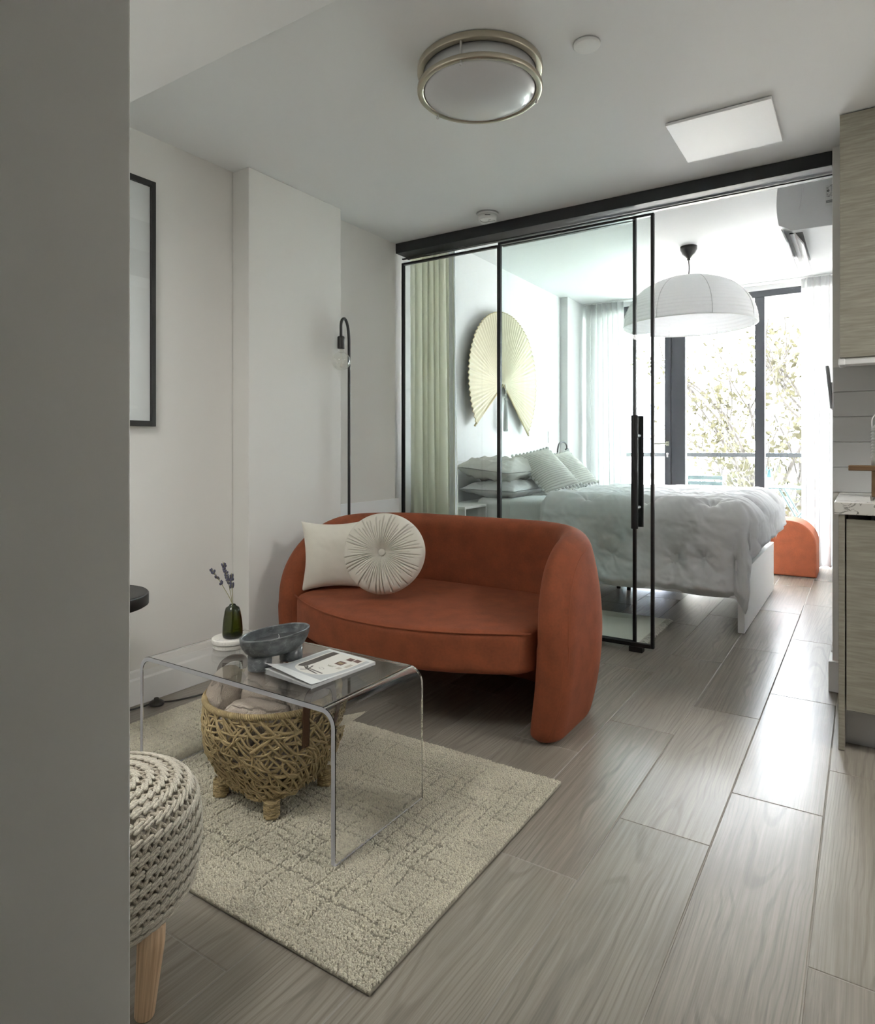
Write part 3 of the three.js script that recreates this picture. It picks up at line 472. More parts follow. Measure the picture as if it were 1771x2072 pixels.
  const bl = obj('throw_blanket', sdfMesh(fur, [-0.2, 0.04, -0.2], [0.2, 0.4, 0.2], 0.006), MP({ color: lin(0.52, 0.45, 0.38), roughness: 1, sheen: 0.6, sheenColor: lin(0.5, 0.45, 0.39), sheenRoughness: 0.6, bumpMap: rep(tex(256, 256, (u, v) => [128 + 120 * fbm2(u * 40, v * 12, 3)], false), 9), bumpScale: 0.0035 }));
  bl.position.set(bx, 0.0145, bz); tag(bl, 'taupe plush throw blanket stuffed into the seagrass basket', 'blanket');
}

// ---------------------------------------------------------------- crocheted pouf stool
{
  const st = thing('pouf_stool', 'round chunky crocheted wool stool with turned wooden legs', 'stool', [-1.326, 0, -0.748]);
  const R = 0.2, y0 = 0.165, y1 = 0.428;
  const prof = []; // (r, y) outline from the middle of the top to the underside
  for (let i = 0; i <= 10; i++) prof.push([0.013 * i, y1 - 0.004 * (i / 10) ** 2]);
  for (let i = 1; i <= 8; i++) { const a = i / 8 * Math.PI / 2; prof.push([0.135 + 0.06 * Math.sin(a), y1 - 0.004 - 0.052 * (1 - Math.cos(a))]); }
  for (let i = 1; i <= 6; i++) { const t = i / 6; prof.push([0.195 + 0.006 * Math.sin(t * Math.PI), y1 - 0.056 - t * 0.115]); }
  for (let i = 1; i <= 8; i++) { const a = i / 8 * Math.PI / 2; prof.push([0.105 + 0.09 * Math.cos(a), y1 - 0.171 - 0.092 * Math.sin(a)]); }
  prof.push([0, y0]);
  obj('core', lathe(prof.map(([r, y]) => [Math.max(0, r - 0.008), y - (y > 0.4 ? 0.008 : 0)]).reverse(), 64), M({ color: lin(0.58, 0.53, 0.45), roughness: 1 }), st);
  const curve = new THREE.CatmullRomCurve3(prof.map(([r, y]) => V(r, y, 0))), L = curve.getLength();
  const woolTex = tex(128, 128, (u, v) => { const k = 214 + 52 * fbm2(u * 26, v * 3, 3) + 26 * fbm2(u * 5 + 3, v * 5, 2); return [k, k * 0.985, k * 0.955]; });
  const wool = [0, 1].map((i) => M({ color: i ? lin(0.74, 0.69, 0.60) : lin(0.86, 0.83, 0.75), map: woolTex, roughness: 1, bumpMap: woolTex, bumpScale: 0.0012 }));
  const pitch = 0.0275, lists = [[], []];
  const yarn = new THREE.CapsuleGeometry(1, 1.5, 3, 7);
  const put = (li, p, t, n, len, thick, sc) => { const g = yarn.clone(); g.scale(thick, len, thick * sc); const b = t.clone().cross(n).normalize(), m = new THREE.Matrix4().makeBasis(b, t, n); g.applyMatrix4(m); g.translate(p.x, p.y, p.z); lists[li].push(g); };
  for (let s = 0.02, row = 0; s < L - 0.02; s += pitch, row++) {
    const c = curve.getPointAt(s / L), tg = curve.getTangentAt(s / L), r = c.x, cnt = Math.max(5, Math.round(2 * Math.PI * r / 0.0215));
    for (let i = 0; i < cnt; i++) {
      const th = (i + (row % 2) * 0.5 + rr(-0.06, 0.06)) / cnt * 2 * Math.PI, ct = Math.cos(th), sn = Math.sin(th);
      const radial = V(ct, 0, sn), down = V(tg.x * ct, tg.y, tg.x * sn), along = V(-sn, 0, ct), nrm = V(-tg.y * ct, tg.x, -tg.y * sn);   // outward
      const P = V(r * ct, c.y, r * sn);
      // ridge: a slanted stitch of the chain, two plies
      const dirA = along.clone().addScaledVector(down, 0.38).normalize();
      for (const o of [-0.0032, 0.0032]) put(0, P.clone().addScaledVector(nrm, 0.0035).addScaledVector(down, o), dirA, nrm, 0.0078, 0.0042, 0.95);
      // between the ridges: a leaning V of yarn
      const c2 = curve.getPointAt(Math.min(1, (s + pitch * 0.5) / L)), Q = V(c2.x * ct, c2.y, c2.x * sn);
      for (const o of [-1, 1]) { const d2 = down.clone().addScaledVector(along, 0.75 * o + 0.15).normalize(); put(1, Q.clone().addScaledVector(along, o * 0.0048 + rr(-0.001, 0.001)).addScaledVector(nrm, -0.0022), d2, nrm, 0.0066, 0.0044, 0.9); }
    }
  }
  const kn = obj('knit_ridges', lists[0], wool[0], st); kn.userData.kind = 'stuff';
  const kn2 = obj('knit_stitches', lists[1], wool[1], st); kn2.userData.kind = 'stuff';
  const wood = M({ roughness: 0.5, map: tex(128, 512, (u, v) => { const k = fbm2(u * 14, v * 1.2, 3) * 34 + fbm2(u * 40, v * 2, 2) * 18; return [198 + k, 168 + k, 136 + k * 0.9]; }) });
  const facing = Math.atan2(0.748 - 0.0, 1.326);   // one leg turned towards the room's entry
  for (let k = 0; k < 4; k++) { const a = -Math.PI / 4 + 0.62 + k * Math.PI / 2, lg = lathe([[0, 0], [0.017, 0], [0.019, 0.004], [0.023, 0.09], [0.026, 0.155], [0.024, 0.19], [0, 0.19]], 20); lg.rotateZ(-0.12); const m = obj('leg', lg, wood, st); m.position.set(Math.cos(a) * 0.135, 0.0025, Math.sin(a) * 0.135); m.rotation.y = -a; }
}

// ---------------------------------------------------------------- floor lamp, cord, leaning board, picture, side table
{
  const lx = -2.52, lz = -2.925, bz = -2.855;
  const l = thing('floor_lamp', 'slim black floor lamp with hooked neck and bare globe bulb', 'lamp', [lx, 0, lz]);
  obj('base', lathe([[0, 0.001], [0.115, 0.001], [0.117, 0.006], [0.112, 0.014], [0.02, 0.017], [0.012, 0.03], [0, 0.03]], 48), mat.black, l);
  obj('pole', tube([[0, 0.02, 0], [0, 0.6, 0], [0, 1.2, 0], [0, 1.70, 0], [0, 1.78, 0.002], [0, 1.845, 0.014], [0, 1.878, 0.036], [0, 1.872, 0.058], [0, 1.845, 0.069], [0, 1.80, 0.07], [0, 1.77, 0.07]], 0.0085, 160, 10), mat.black, l);
  obj('socket', lathe([[0, 0], [0.0195, 0], [0.0205, 0.003], [0.0205, 0.066], [0.017, 0.07], [0, 0.07]], 24).translate(0, 1.702, 0.07), mat.black, l);
  const gl = MP({ color: lin(0.97, 0.97, 0.95), roughness: 0, transmission: 1, thickness: 0, ior: 1.75 });
  const bp = [[0.014, 0.0], [0.0155, -0.012], [0.019, -0.022]]; for (let i = 1; i <= 16; i++) { const a = 0.36 + i / 16 * (Math.PI - 0.36); bp.push([0.054 * Math.sin(a), -0.072 + 0.054 * Math.cos(a)]); }
  const b = obj('bulb', lathe(bp, 40).translate(0, 1.702, 0.07), gl, l);
  obj('filament', [rod([0, 1.70, 0.07], [0, 1.60, 0.07], 0.0022, 8)], M({ color: lin(0.75, 0.73, 0.66), roughness: 0.5 }), b);
  const cord = thing('power_cord', 'black lamp cord with a round foot switch on the floor by the baseboard', 'cord');
  obj('cable', tube([[lx - 0.02, 0.012, lz + 0.1], [-2.50, 0.005, -2.70], [-2.505, 0.005, -2.40], [-2.515, 0.005, -2.12], [-2.54, 0.005, -1.93], [-2.585, 0.005, -1.80], [-2.615, 0.012, -1.735], [-2.635, 0.005, -1.66], [-2.655, 0.006, -1.60], [-2.665, 0.02, -1.56]], 0.0038, 120, 8), mat.black, cord);
  obj('foot_switch', lathe([[0, 0.001], [0.03, 0.001], [0.033, 0.004], [0.031, 0.012], [0.02, 0.02], [0.0105, 0.022], [0.010, 0.03], [0.007, 0.032], [0, 0.032]], 36).translate(-2.612, 0.002, -1.74), mat.black, cord);
  const bd = obj('leaning_board', box(-0.3, 0.3, 0, 0.79, -0.009, 0.009, 0.002), M({ color: lin(0.80, 0.81, 0.82), roughness: 0.5 })); bd.rotation.set(-0.075, Math.PI / 2, 0, 'YXZ'); bd.position.set(-2.608, 0.003, -3.30); tag(bd, 'plain white board leaning on the wall behind the sofa', 'board');
  const pf = thing('picture_frame', 'large black-framed picture with a pale print on the grey wall', 'picture', [WL, 0, -1.755]);
  const fr = 0.024, y0 = 1.225, y1 = 2.318, len = 0.80;
  obj('frame', [box(0.002, 0.03, y0, y1, -0.02, 0.0, 0.001), box(0.002, 0.03, y0, y1, len - fr, len, 0.001), box(0.002, 0.03, y0, y0 + fr, 0.0, len - fr, 0.001), box(0.002, 0.03, y1 - fr, y1, 0, len - fr, 0.001)], mat.black, pf);
  obj('print', box(0.004, 0.014, y0 + 0.02, y1 - 0.02, -0.002, len - 0.02), M({ roughness: 0.6, map: tex(64, 256, (u, v) => { const s = v > 0.88 ? -14 : v < 0.13 ? -9 : 0; return [226 + s, 228 + s, 229 + s]; }) }), pf);
  const pane = new THREE.PlaneGeometry(len - 0.03, y1 - y0 - 0.03); pane.rotateY(Math.PI / 2); pane.translate(0.018, (y0 + y1) / 2, len / 2 - 0.01); obj('glazing', pane, mat.windowGlass, pf);
  const sd = thing('side_table', 'black side table with a thick rounded top by the grey wall', 'table', [-2.452, 0, -1.365]);
  obj('table_top', lathe([[0, 0.52], [0.19, 0.52], [0.2, 0.526], [0.2, 0.566], [0.194, 0.572], [0, 0.572]], 64), mat.black, sd);
  obj('column', cyl(0.02, 0.02, 0.51, -0.12, 0.012, 0.0, 20), mat.black, sd); obj('base', box(-0.19, -0.05, 0.001, 0.014, -0.16, 0.16, 0.003), mat.black, sd);
}

// ---------------------------------------------------------------- on the ceiling
{
  const L = thing('ceiling_light', 'round flush ceiling light with brushed metal double ring', 'light', [-1.192, CEIL, -2.115]);
  const ring = (r0, r1, y0, y1) => lathe([[r0, y0], [r1, y0], [r1, y1], [r0, y1], [r0, y0]], 96);
  obj('ceiling_plate', ring(0.0, 0.215, -0.012, -0.001), mat.nickel, L);
  obj('ring', lathe([[0.208, -0.028], [0.226, -0.028], [0.23, -0.024], [0.23, -0.006], [0.226, -0.002], [0.208, -0.002], [0.208, -0.028]], 96), mat.nickel, L);
  obj('ring', lathe([[0.207, -0.091], [0.211, -0.095], [0.226, -0.095], [0.23, -0.091], [0.23, -0.079], [0.226, -0.075], [0.207, -0.075], [0.207, -0.091]], 96), mat.nickel, L);
  obj('diffuser', lathe([[0, -0.128], [0.06, -0.1255], [0.12, -0.118], [0.17, -0.107], [0.2, -0.096], [0.206, -0.08], [0.206, -0.012], [0, -0.012]], 96), M({ color: lin(0.62, 0.625, 0.64), roughness: 0.2 }), L);
  for (const a of [1.35, -0.75, -2.93]) obj('post', [rod([0.219 * Math.cos(a), -0.104, 0.219 * Math.sin(a)], [0.219 * Math.cos(a), -0.004, 0.219 * Math.sin(a)], 0.0042, 10), new THREE.SphereGeometry(0.0062, 12, 8).translate(0.219 * Math.cos(a), -0.105, 0.219 * Math.sin(a))], mat.steel, L);
  const d = obj('ceiling_disc', lathe([[0, -0.012], [0.042, -0.012], [0.0455, -0.009], [0.046, -0.0005], [0, -0.0005]], 56), mat.white); d.position.set(-0.808, CEIL, -2.19); tag(d, 'small flat round white cover on the ceiling beside the round light', 'cover');
  const p = thing('access_panel', 'square white access panel on the ceiling by the partition', 'panel', [-0.515, CEIL, -3.12]);
  obj('plate', box(-0.205, 0.205, -0.016, -0.004, -0.215, 0.215, 0.002), M({ color: lin(0.88, 0.885, 0.89), roughness: 0.38 }), p); obj('collar', box(-0.195, 0.195, -0.006, -0.0005, -0.205, 0.205), mat.trim, p);
  const s = thing('smoke_detector', 'round white smoke detector on the ceiling at the dark header', 'detector', [-1.885, CEIL, -3.44]);
  obj('base', lathe([[0, -0.014], [0.06, -0.014], [0.066, -0.0005], [0, -0.0005]], 48), mat.white, s);
  obj('cover', lathe([[0, -0.047], [0.047, -0.046], [0.053, -0.042], [0.056, -0.014], [0, -0.014]], 48), mat.white, s);
  const ink = M({ color: lin(0.06, 0.06, 0.065), roughness: 0.6 });
  obj('lettering', [box(-0.001, 0.0015, -0.0285, -0.0255, -0.016, 0.016)].map((g) => { g.translate(0.0548, 0, 0); g.rotateY(-1.05); return g; }), ink, s);
  obj('groove', [tube([[-0.028, -0.0473, 0.036], [-0.03, -0.0473, 0.008], [-0.012, -0.0476, -0.006], [0.012, -0.0476, -0.008], [0.044, -0.0468, -0.016]], 0.0011, 24, 5)], ink, s);
  obj('test_mark', [box(0.012, 0.03, -0.0474, -0.0462, 0.012, 0.015)], ink, s);
}

// ---------------------------------------------------------------- kitchen run
{
  const lam = tex(256, 256, (() => { const f = tiled((u, v) => fbm2(u * 3, v * 42, 4)), g = tiled((u, v) => fbm2(u * 2, v * 9 + 4, 3)); return (u, v) => { const k = 22 * f(u, v) + 12 * g(u, v); return [151 + k, 147 + k, 134 + k]; }; })());
  const wood = M({ map: rep(lam, 2, 2), roughness: 0.45 }), toe = M({ color: lin(0.42, 0.42, 0.43), roughness: 0.3, metalness: 0.6 });
  const bc = thing('base_cabinet', 'pale wood-grain base cabinet under the marble counter', 'cabinet', [-0.082, 0, -2.90]);
  obj('end_panel', box(0, 0.02, 0.0025, 0.878, -0.648, 0.03, 0.001), wood, bc);
  obj('carcass', box(0.02, 2.2, 0.15, 0.712, -0.64, -0.02), wood, bc);
  for (let k = 0; k < 4; k++) obj('door', box(0.0245 + k * 0.55, 0.5705 + k * 0.55, 0.152, 0.862, 0.003, 0.022, 0.0015), wood, bc);
  obj('toe_kick', box(0.0205, 2.2, 0.0025, 0.15, -0.075, -0.055), toe, bc);
  const mtop = M({ roughness: 0.25, map: tex(512, 512, (u, v) => { const w = fbm2(u * 3, v * 3, 3), k = Math.abs(fbm2(u * 2.5 + w, v * 7 + w * 2, 4)), d = 105 * (1 - smooth(0, 0.05, k)) * smooth(-0.1, 0.3, n2(u * 4, v * 4 + 9)); return [216 - d, 214 - d, 208 - d]; }) });
  const ct = thing('countertop', 'white marble-look countertop with grey veins and a sink cutout', 'counter', [-0.096, 0, -2.866]);
  const sk = [0.115, 0.62, -0.43, -0.15];     // sink opening
  obj('slab', [box(0, 2.29, 0.88, 0.925, -0.15, 0, 0.002), box(0, 2.29, 0.88, 0.925, -0.685, -0.43), box(0, sk[0], 0.88, 0.925, -0.43, -0.15), box(sk[1], 2.29, 0.88, 0.925, -0.43, -0.15)], mtop, ct);
  const sn = thing('kitchen_sink', 'undermount sink basin set into the marble counter', 'sink', [-0.096, 0, -2.866]);
  obj('basin', [box(sk[0], sk[0] + 0.004, 0.72, 0.879, sk[2], sk[3]), box(sk[1] - 0.004, sk[1], 0.72, 0.879, sk[2], sk[3]), box(sk[0], sk[1], 0.72, 0.879, sk[2], sk[2] + 0.004), box(sk[0], sk[1], 0.72, 0.879, sk[3] - 0.004, sk[3]), box(sk[0], sk[1], 0.716, 0.72, sk[2], sk[3])], toe, sn);
  const up = thing('wall_cabinet', 'pale wood-grain wall cabinet reaching the ceiling above the counter', 'cabinet', [-0.088, 0, -3.25]);
  obj('carcass', box(0.001, 2.28, 1.52, 2.526, -0.305, -0.002), wood, up);
  for (let k = 0; k < 4; k++) obj('door', box(0.0005 + k * 0.572, 0.568 + k * 0.572, 1.507, 2.524, 0.0, 0.02, 0.0015), wood, up);
  const us = thing('undercabinet_light', 'slim off-white light bar under the wall cabinet', 'light', [-0.088, 0, -3.25]);
  obj('housing', box(0.0, 2.2, 1.478, 1.504, -0.075, 0.012, 0.004), mat.trim, us); obj('end_cap', box(-0.004, 0.02, 1.476, 1.505, -0.078, 0.014, 0.004), mat.white, us);
  const tw = M({ roughness: 0.55, map: tex(128, 128, (u, v) => { const k = 40 * fbm2(u * 2, v * 14, 3); return [104 + k, 78 + k, 50 + k * 0.8]; }) });
  const rs = thing('wooden_riser', 'small dark wooden riser standing on the counter', 'stand', [-0.058, 0.9255, -3.30]);
  obj('top', box(0, 0.36, 0.108, 0.13, -0.06, 0.06, 0.004), tw, rs); for (const x of [0.082, 0.27]) obj('leg', box(x, x + 0.022, 0, 0.108, -0.05, 0.05, 0.003), tw, rs);
  const bt = thing('ribbed_bottle', 'ribbed white bottle with a wire bail on the wooden riser', 'bottle', [0.068, 1.0557, -3.30]);
  const rp = [[0, 0], [0.045, 0]]; for (let i = 0; i <= 60; i++) rp.push([0.045 + 0.0022 * Math.sin(i * 1.05), 0.03 + i * 0.0021]); rp.push([0.03, 0.175], [0.016, 0.19], [0.016, 0.21], [0, 0.21]);
  obj('body', lathe(rp, 40), M({ color: lin(0.62, 0.62, 0.6), roughness: 0.3 }), bt); obj('bail', tube([[-0.042, 0.15, 0], [-0.04, 0.2, 0], [0, 0.235, 0], [0.04, 0.2, 0], [0.042, 0.15, 0]], 0.0025, 24, 6), mat.white, bt);
}

// ---------------------------------------------------------------- added unseen fill lights, built as ceiling panels over kitchen aisle and sitting nook
function fillPanel(label, x, y, z, w, d, level) {
  const p = thing('added_fill_panel', label, 'light', [x, y, z]);
  obj('frame', [box(-w / 2 - 0.02, w / 2 + 0.02, -0.022, -0.001, -d / 2 - 0.02, -d / 2, 0.002), box(-w / 2 - 0.02, w / 2 + 0.02, -0.022, -0.001, d / 2, d / 2 + 0.02, 0.002), box(-w / 2 - 0.02, -w / 2, -0.022, -0.001, -d / 2, d / 2), box(w / 2, w / 2 + 0.02, -0.022, -0.001, -d / 2, d / 2)], mat.white, p);
  obj('diffuser', box(-w / 2, w / 2, -0.016, -0.002, -d / 2, d / 2), M({ color: lin(0.9, 0.9, 0.9), emissive: lin(1, 0.96, 0.9), emissiveIntensity: 1.5 }), p);
  const l = new THREE.RectAreaLight(new THREE.Color().setRGB(1, 0.985, 0.96), level, w, d); l.position.set(0, -0.024, 0); l.rotation.x = -Math.PI / 2; p.add(l);
}
fillPanel('added unseen fill light panel above the kitchen aisle', 1.5, CEIL, -2.4, 0.6, 0.6, 27);
fillPanel('added unseen fill light panel above the crocheted stool', -1.72, 2.30, -0.42, 0.6, 0.6, 11);
// ---------------------------------------------------------------- bed
const linenBump = tex(256, 256, (u, v) => [128 + 110 * fineNoise(u, v)], false);
const cotton = M({ color: lin(0.74, 0.74, 0.75), roughness: 0.95 });
const sheetM = M({ color: lin(0.72, 0.73, 0.72), roughness: 0.95 });
const linen = M({ color: lin(0.62, 0.61, 0.57), roughness: 0.95, bumpMap: rep(linenBump, 5), bumpScale: 0.002 });
{
  const bed = thing('bed', 'white bed frame with headboard, box side rails and flat foot panel', 'bed', [-1.68, 0, -5.125]);
  obj('headboard', box(-1.10, -1.045, 0.003, 1.03, -0.80, 0.80, 0.003), mat.white, bed);
  obj('foot_panel', box(1.03, 1.068, 0.003, 0.38, -0.765, 0.765, 0.002), mat.white, bed);
  for (const s of [-1, 1]) obj('side_rail', box(-1.045, 1.03, s > 0 ? 0.215 : 0.1, 0.375, s > 0 ? 0.735 : -0.762, s > 0 ? 0.762 : -0.735, 0.002), mat.white, bed);  // far rail lowered to block window light under the bed
  obj('slat_base', box(-1.045, 1.03, 0.30, 0.33, -0.735, 0.735), M({ color: lin(0.45, 0.42, 0.36), roughness: 0.8 }), bed);
  for (const [x, z] of [[0.01, -0.13], [0.1, -0.105], [-0.6, 0.2], [-0.6, -0.2]]) obj('leg', [rod([x, 0.03, z], [x, 0.30, z], 0.012, 10), cyl(0.016, 0.016, 0.03, x, 0.001, z, 12)], mat.black, bed);
  const ma = obj('mattress', new RoundedBoxGeometry(2.02, 0.34, 1.50, 4, 0.06), sheetM); ma.position.set(-1.69, 0.55, -5.125); tag(ma, 'white mattress with fitted sheet on the white bed frame', 'mattress');
  // fitted sheet and top sheet hanging at the head end
  const hang = (x0, x1, drop, out, fr, ph) => grid(70, 46, (u, v) => {
    const x = lerp(x0, x1, u), q = v * (0.45 + drop), edge = 0.45, zT = -4.365;
    const rip = 0.012 * Math.sin(x * fr + ph) + 0.008 * fbm2(x * 7 + ph, q * 6);
    if (q < edge) return [x, 0.742 + out + 0.006 * fbm2(x * 6, q * 9 + ph), zT - 0.04 - (edge - q), x, q];
    const d = q - edge, a = Math.min(1, d / 0.06); return [x + 0.004 * rip * 40 * d, 0.742 + out - (d - 0.024 * a), zT - 0.04 + 0.048 * Math.sin(a * Math.PI / 2) + out + rip * smooth(0, 0.3, d) + 0.01, x, q];
  }, false, true);
  const fs = obj('top_sheet', hang(-2.46, -2.10, 0.40, 0.012, 32, 1), sheetM); tag(fs, 'rumpled white sheet hanging over the bed edge by the pillows', 'sheet');
  const bl = obj('bed_blanket', hang(-2.18, -1.86, 0.47, 0.024, 18, 3), M({ color: lin(0.74, 0.77, 0.77), roughness: 0.95 })); tag(bl, 'folded pale blanket edge between the sheet and the tufted comforter', 'blanket');
}
// tufted comforter: a flat cloth laid over the bed, its margins dropping over the side and the foot
{
  const xf = -0.66, zn = -4.37, zf = -5.86, top = 0.752, tufts = [];
  for (let i = 0; i < 6; i++) for (let j = 0; j < 6; j++) tufts.push([-1.75 + i * 0.40 + (j % 2) * 0.2 - 0.05, -3.99 - j * 0.39]);
  tufts.push([-0.83, -4.01]);
  const a0 = -1.93, a1 = -0.34, b0 = -3.79, b1 = -6.10;                // cloth extent: head edge, foot edge, near hem, far hem
  const cloth = (u, v, off) => {
    const a = lerp(a0, a1, u), b = lerp(b0, b1, v), da = Math.max(0, a - xf), near = Math.max(0, b - zn), far = Math.max(0, zf - b), db = near || far, sgn = near > 0 ? 1 : -1;
    const Lo = Math.hypot(da, db), r = 0.075, arc = r * Math.PI / 2; let out, drop;
    if (Lo < arc) { const t = Lo / r; out = r * Math.sin(t); drop = r * (1 - Math.cos(t)); } else { out = r + (Lo - arc) * 0.045; drop = r + (Lo - arc); }
    const dx = Lo > 0 ? da / Lo : 0, dz = Lo > 0 ? db / Lo * sgn : 0, corner = Math.min(da, db) / (Lo + 1e-6), ang = Math.atan2(db, da);
    // puff: thick between tufts, drawn in at each one, with creases running out of it
    let pull = 0, crease = 0, nd = 9; for (const [ta, tb] of tufts) { const ex = a - ta, ez = b - tb, d = Math.hypot(ex, ez); nd = Math.min(nd, d); pull += Math.exp(-((d / 0.05) ** 2)); crease += Math.exp(-d / 0.13) * (1 - Math.exp(-((d / 0.02) ** 2))) * Math.sin(Math.atan2(ez, ex) * 7 + ta * 40 + tb * 23 + 1.4 * fbm2(a * 8, b * 8)); }
    const hem = Math.min((a1 - a) / 0.06, (a - a0) / 0.05, Math.abs(b - b0) / 0.06, Math.abs(b - b1) / 0.06), thick = 0.058 * smooth(0, 1, hem) * (0.72 + 0.28 * smooth(0.02, 0.2, nd)) - 0.05 * Math.min(1, pull);
    const wr = 0.024 * crease * 0.36 + 0.011 * fbm2(a * 4 + 3, b * 4, 2) + 0.006 * (1 - Math.abs(fbm2(a * 4 + 7, b * 6, 3)) * 4) * 0.5 + smooth(0.06, 0.4, Lo) * (0.026 * Math.sin(a * 13 + 1.5 * fbm2(a * 3, b * 3)) * (db > da ? 1 : 0.2) + 0.02 * Math.sin(b * 15 + 2) * (da >= db ? 1 : 0.2)) + corner * Lo * 0.16 * Math.sin(ang * 6 + 0.6);
    const h = off * thick + wr * (0.35 + 0.65 * off) * smooth(0, 0.5, hem + 0.3);
    const nOut = Math.min(1, Lo / arc), x = Math.min(a, xf) + dx * (out + h * nOut), z = clamp(b, zf, zn) + dz * (out + h * nOut), y = top - drop + h * (1 - nOut) + 0.012;
    return [x, Math.max(y, 0.12), z, a, b];
  };
  const hemEdge = 0; void hemEdge;
  const g = merge([grid(190, 240, (u, v) => cloth(u, v, 1), false, false), grid(60, 80, (u, v) => { const p = cloth(u, v, 0); return p; }, false, true)]);
  const c = obj('comforter', g, cotton); tag(c, 'white tufted comforter draped over the bed and hanging past the foot panel', 'comforter');
}
// pillows: two linen ones stacked at the near side, white ones under and behind, two ribbed ones leaning
{
  const put = (name, geo, m, p, rot, label, group) => { const o = obj(name, geo, m); o.position.set(...p); o.rotation.set(...rot, 'YXZ'); tag(o, label, 'pillow', group); return o; };
  put('bed_pillow', pillow(0.70, 0.46, 0.15, { wr: 0.034, fr: 6, seed: 2, pinch: 0.03 }), cotton, [-2.42, 0.815, -4.71], [-Math.PI / 2 + 0.02, Math.PI / 2 + 0.05, 0], 'flat white pillow at the bottom of the near pillow pile', 'bed pillows');
  put('bed_pillow', pillow(0.70, 0.46, 0.18, { wr: 0.05, fr: 6, seed: 9, pinch: 0.03 }), linen, [-2.45, 0.97, -4.70], [-Math.PI / 2 + 0.10, Math.PI / 2 - 0.04, 0.05], 'crumpled oatmeal linen pillow on top of the near pillow pile', 'bed pillows');
  put('bed_pillow', pillow(0.70, 0.46, 0.15, { wr: 0.018, fr: 7, seed: 19, pinch: 0.03 }), cotton, [-2.42, 0.815, -5.50], [-Math.PI / 2, Math.PI / 2, 0], 'flat white pillow at the far side of the bed under the ribbed pillows', 'bed pillows');
  put('bed_pillow', pillow(0.66, 0.44, 0.17, { wr: 0.02, fr: 7, seed: 29, pinch: 0.03 }), cotton, [-2.45, 0.94, -5.40], [-Math.PI / 2 + 0.2, Math.PI / 2, 0], 'plump white pillow at the far side against the headboard', 'bed pillows');
  const ribT = tex(256, 256, (u, v) => { const k = Math.pow(Math.abs(Math.sin(v * Math.PI * 16)), 0.6) * 255; return [k]; }, false), ribC = tex(64, 256, (u, v) => { const k = Math.pow(Math.abs(Math.sin(v * Math.PI * 16)), 0.5), t = fbm2(u * 10, v * 40, 2) * 8; return [168 + 44 * k + t, 168 + 43 * k + t, 160 + 44 * k + t]; });
  for (const [p, rot, sz, label] of [[[-2.18, 0.955, -4.99], [-0.80, 1.12, 0.22], 0.43, 'ribbed pillow with pompom trim leaning nearest the linen pillow'], [[-2.19, 0.945, -5.50], [-0.80, 1.15, 0.22], 0.40, 'ribbed pillow with pompom trim leaning on the window side of the bed']]) {
    const t = thing('ribbed_pillow', label, 'pillow', p, 0, 'ribbed pompom pillows'); t.rotation.set(...rot, 'YXZ');
    obj('cover', pillow(sz, sz, 0.15, { wr: 0.006, fr: 5, seed: p[2], pinch: 0.05, n: 60 }), M({ map: rep(ribC, 2, 3.4), bumpMap: rep(ribT, 2, 3.4), bumpScale: 0.003, roughness: 0.95 }), t);
    for (const e of [0, 1, 2, 3]) for (let i = 0; i < 11; i++) { const f = -1 + 2 * i / 10, o = sz / 2 * (1 - 0.05 * (1 - f * f)) + 0.006, q = f * sz / 2, [x, y] = [[o, q], [-o, q], [q, o], [q, -o]][e]; const m = obj('pompom', pompom(), sheetM, t); m.position.set(x, y, 0); }
  }
}
function pompom() { if (!pompom.g) { const g = new THREE.IcosahedronGeometry(0.0125, 2), p = g.attributes.position; for (let i = 0; i < p.count; i++) { const v = V(p.getX(i), p.getY(i), p.getZ(i)); v.multiplyScalar(1 + 0.12 * n3(v.x * 300, v.y * 300, v.z * 300)); p.setXYZ(i, v.x, v.y, v.z); } g.computeVertexNormals(); pompom.g = g; } return pompom.g; }
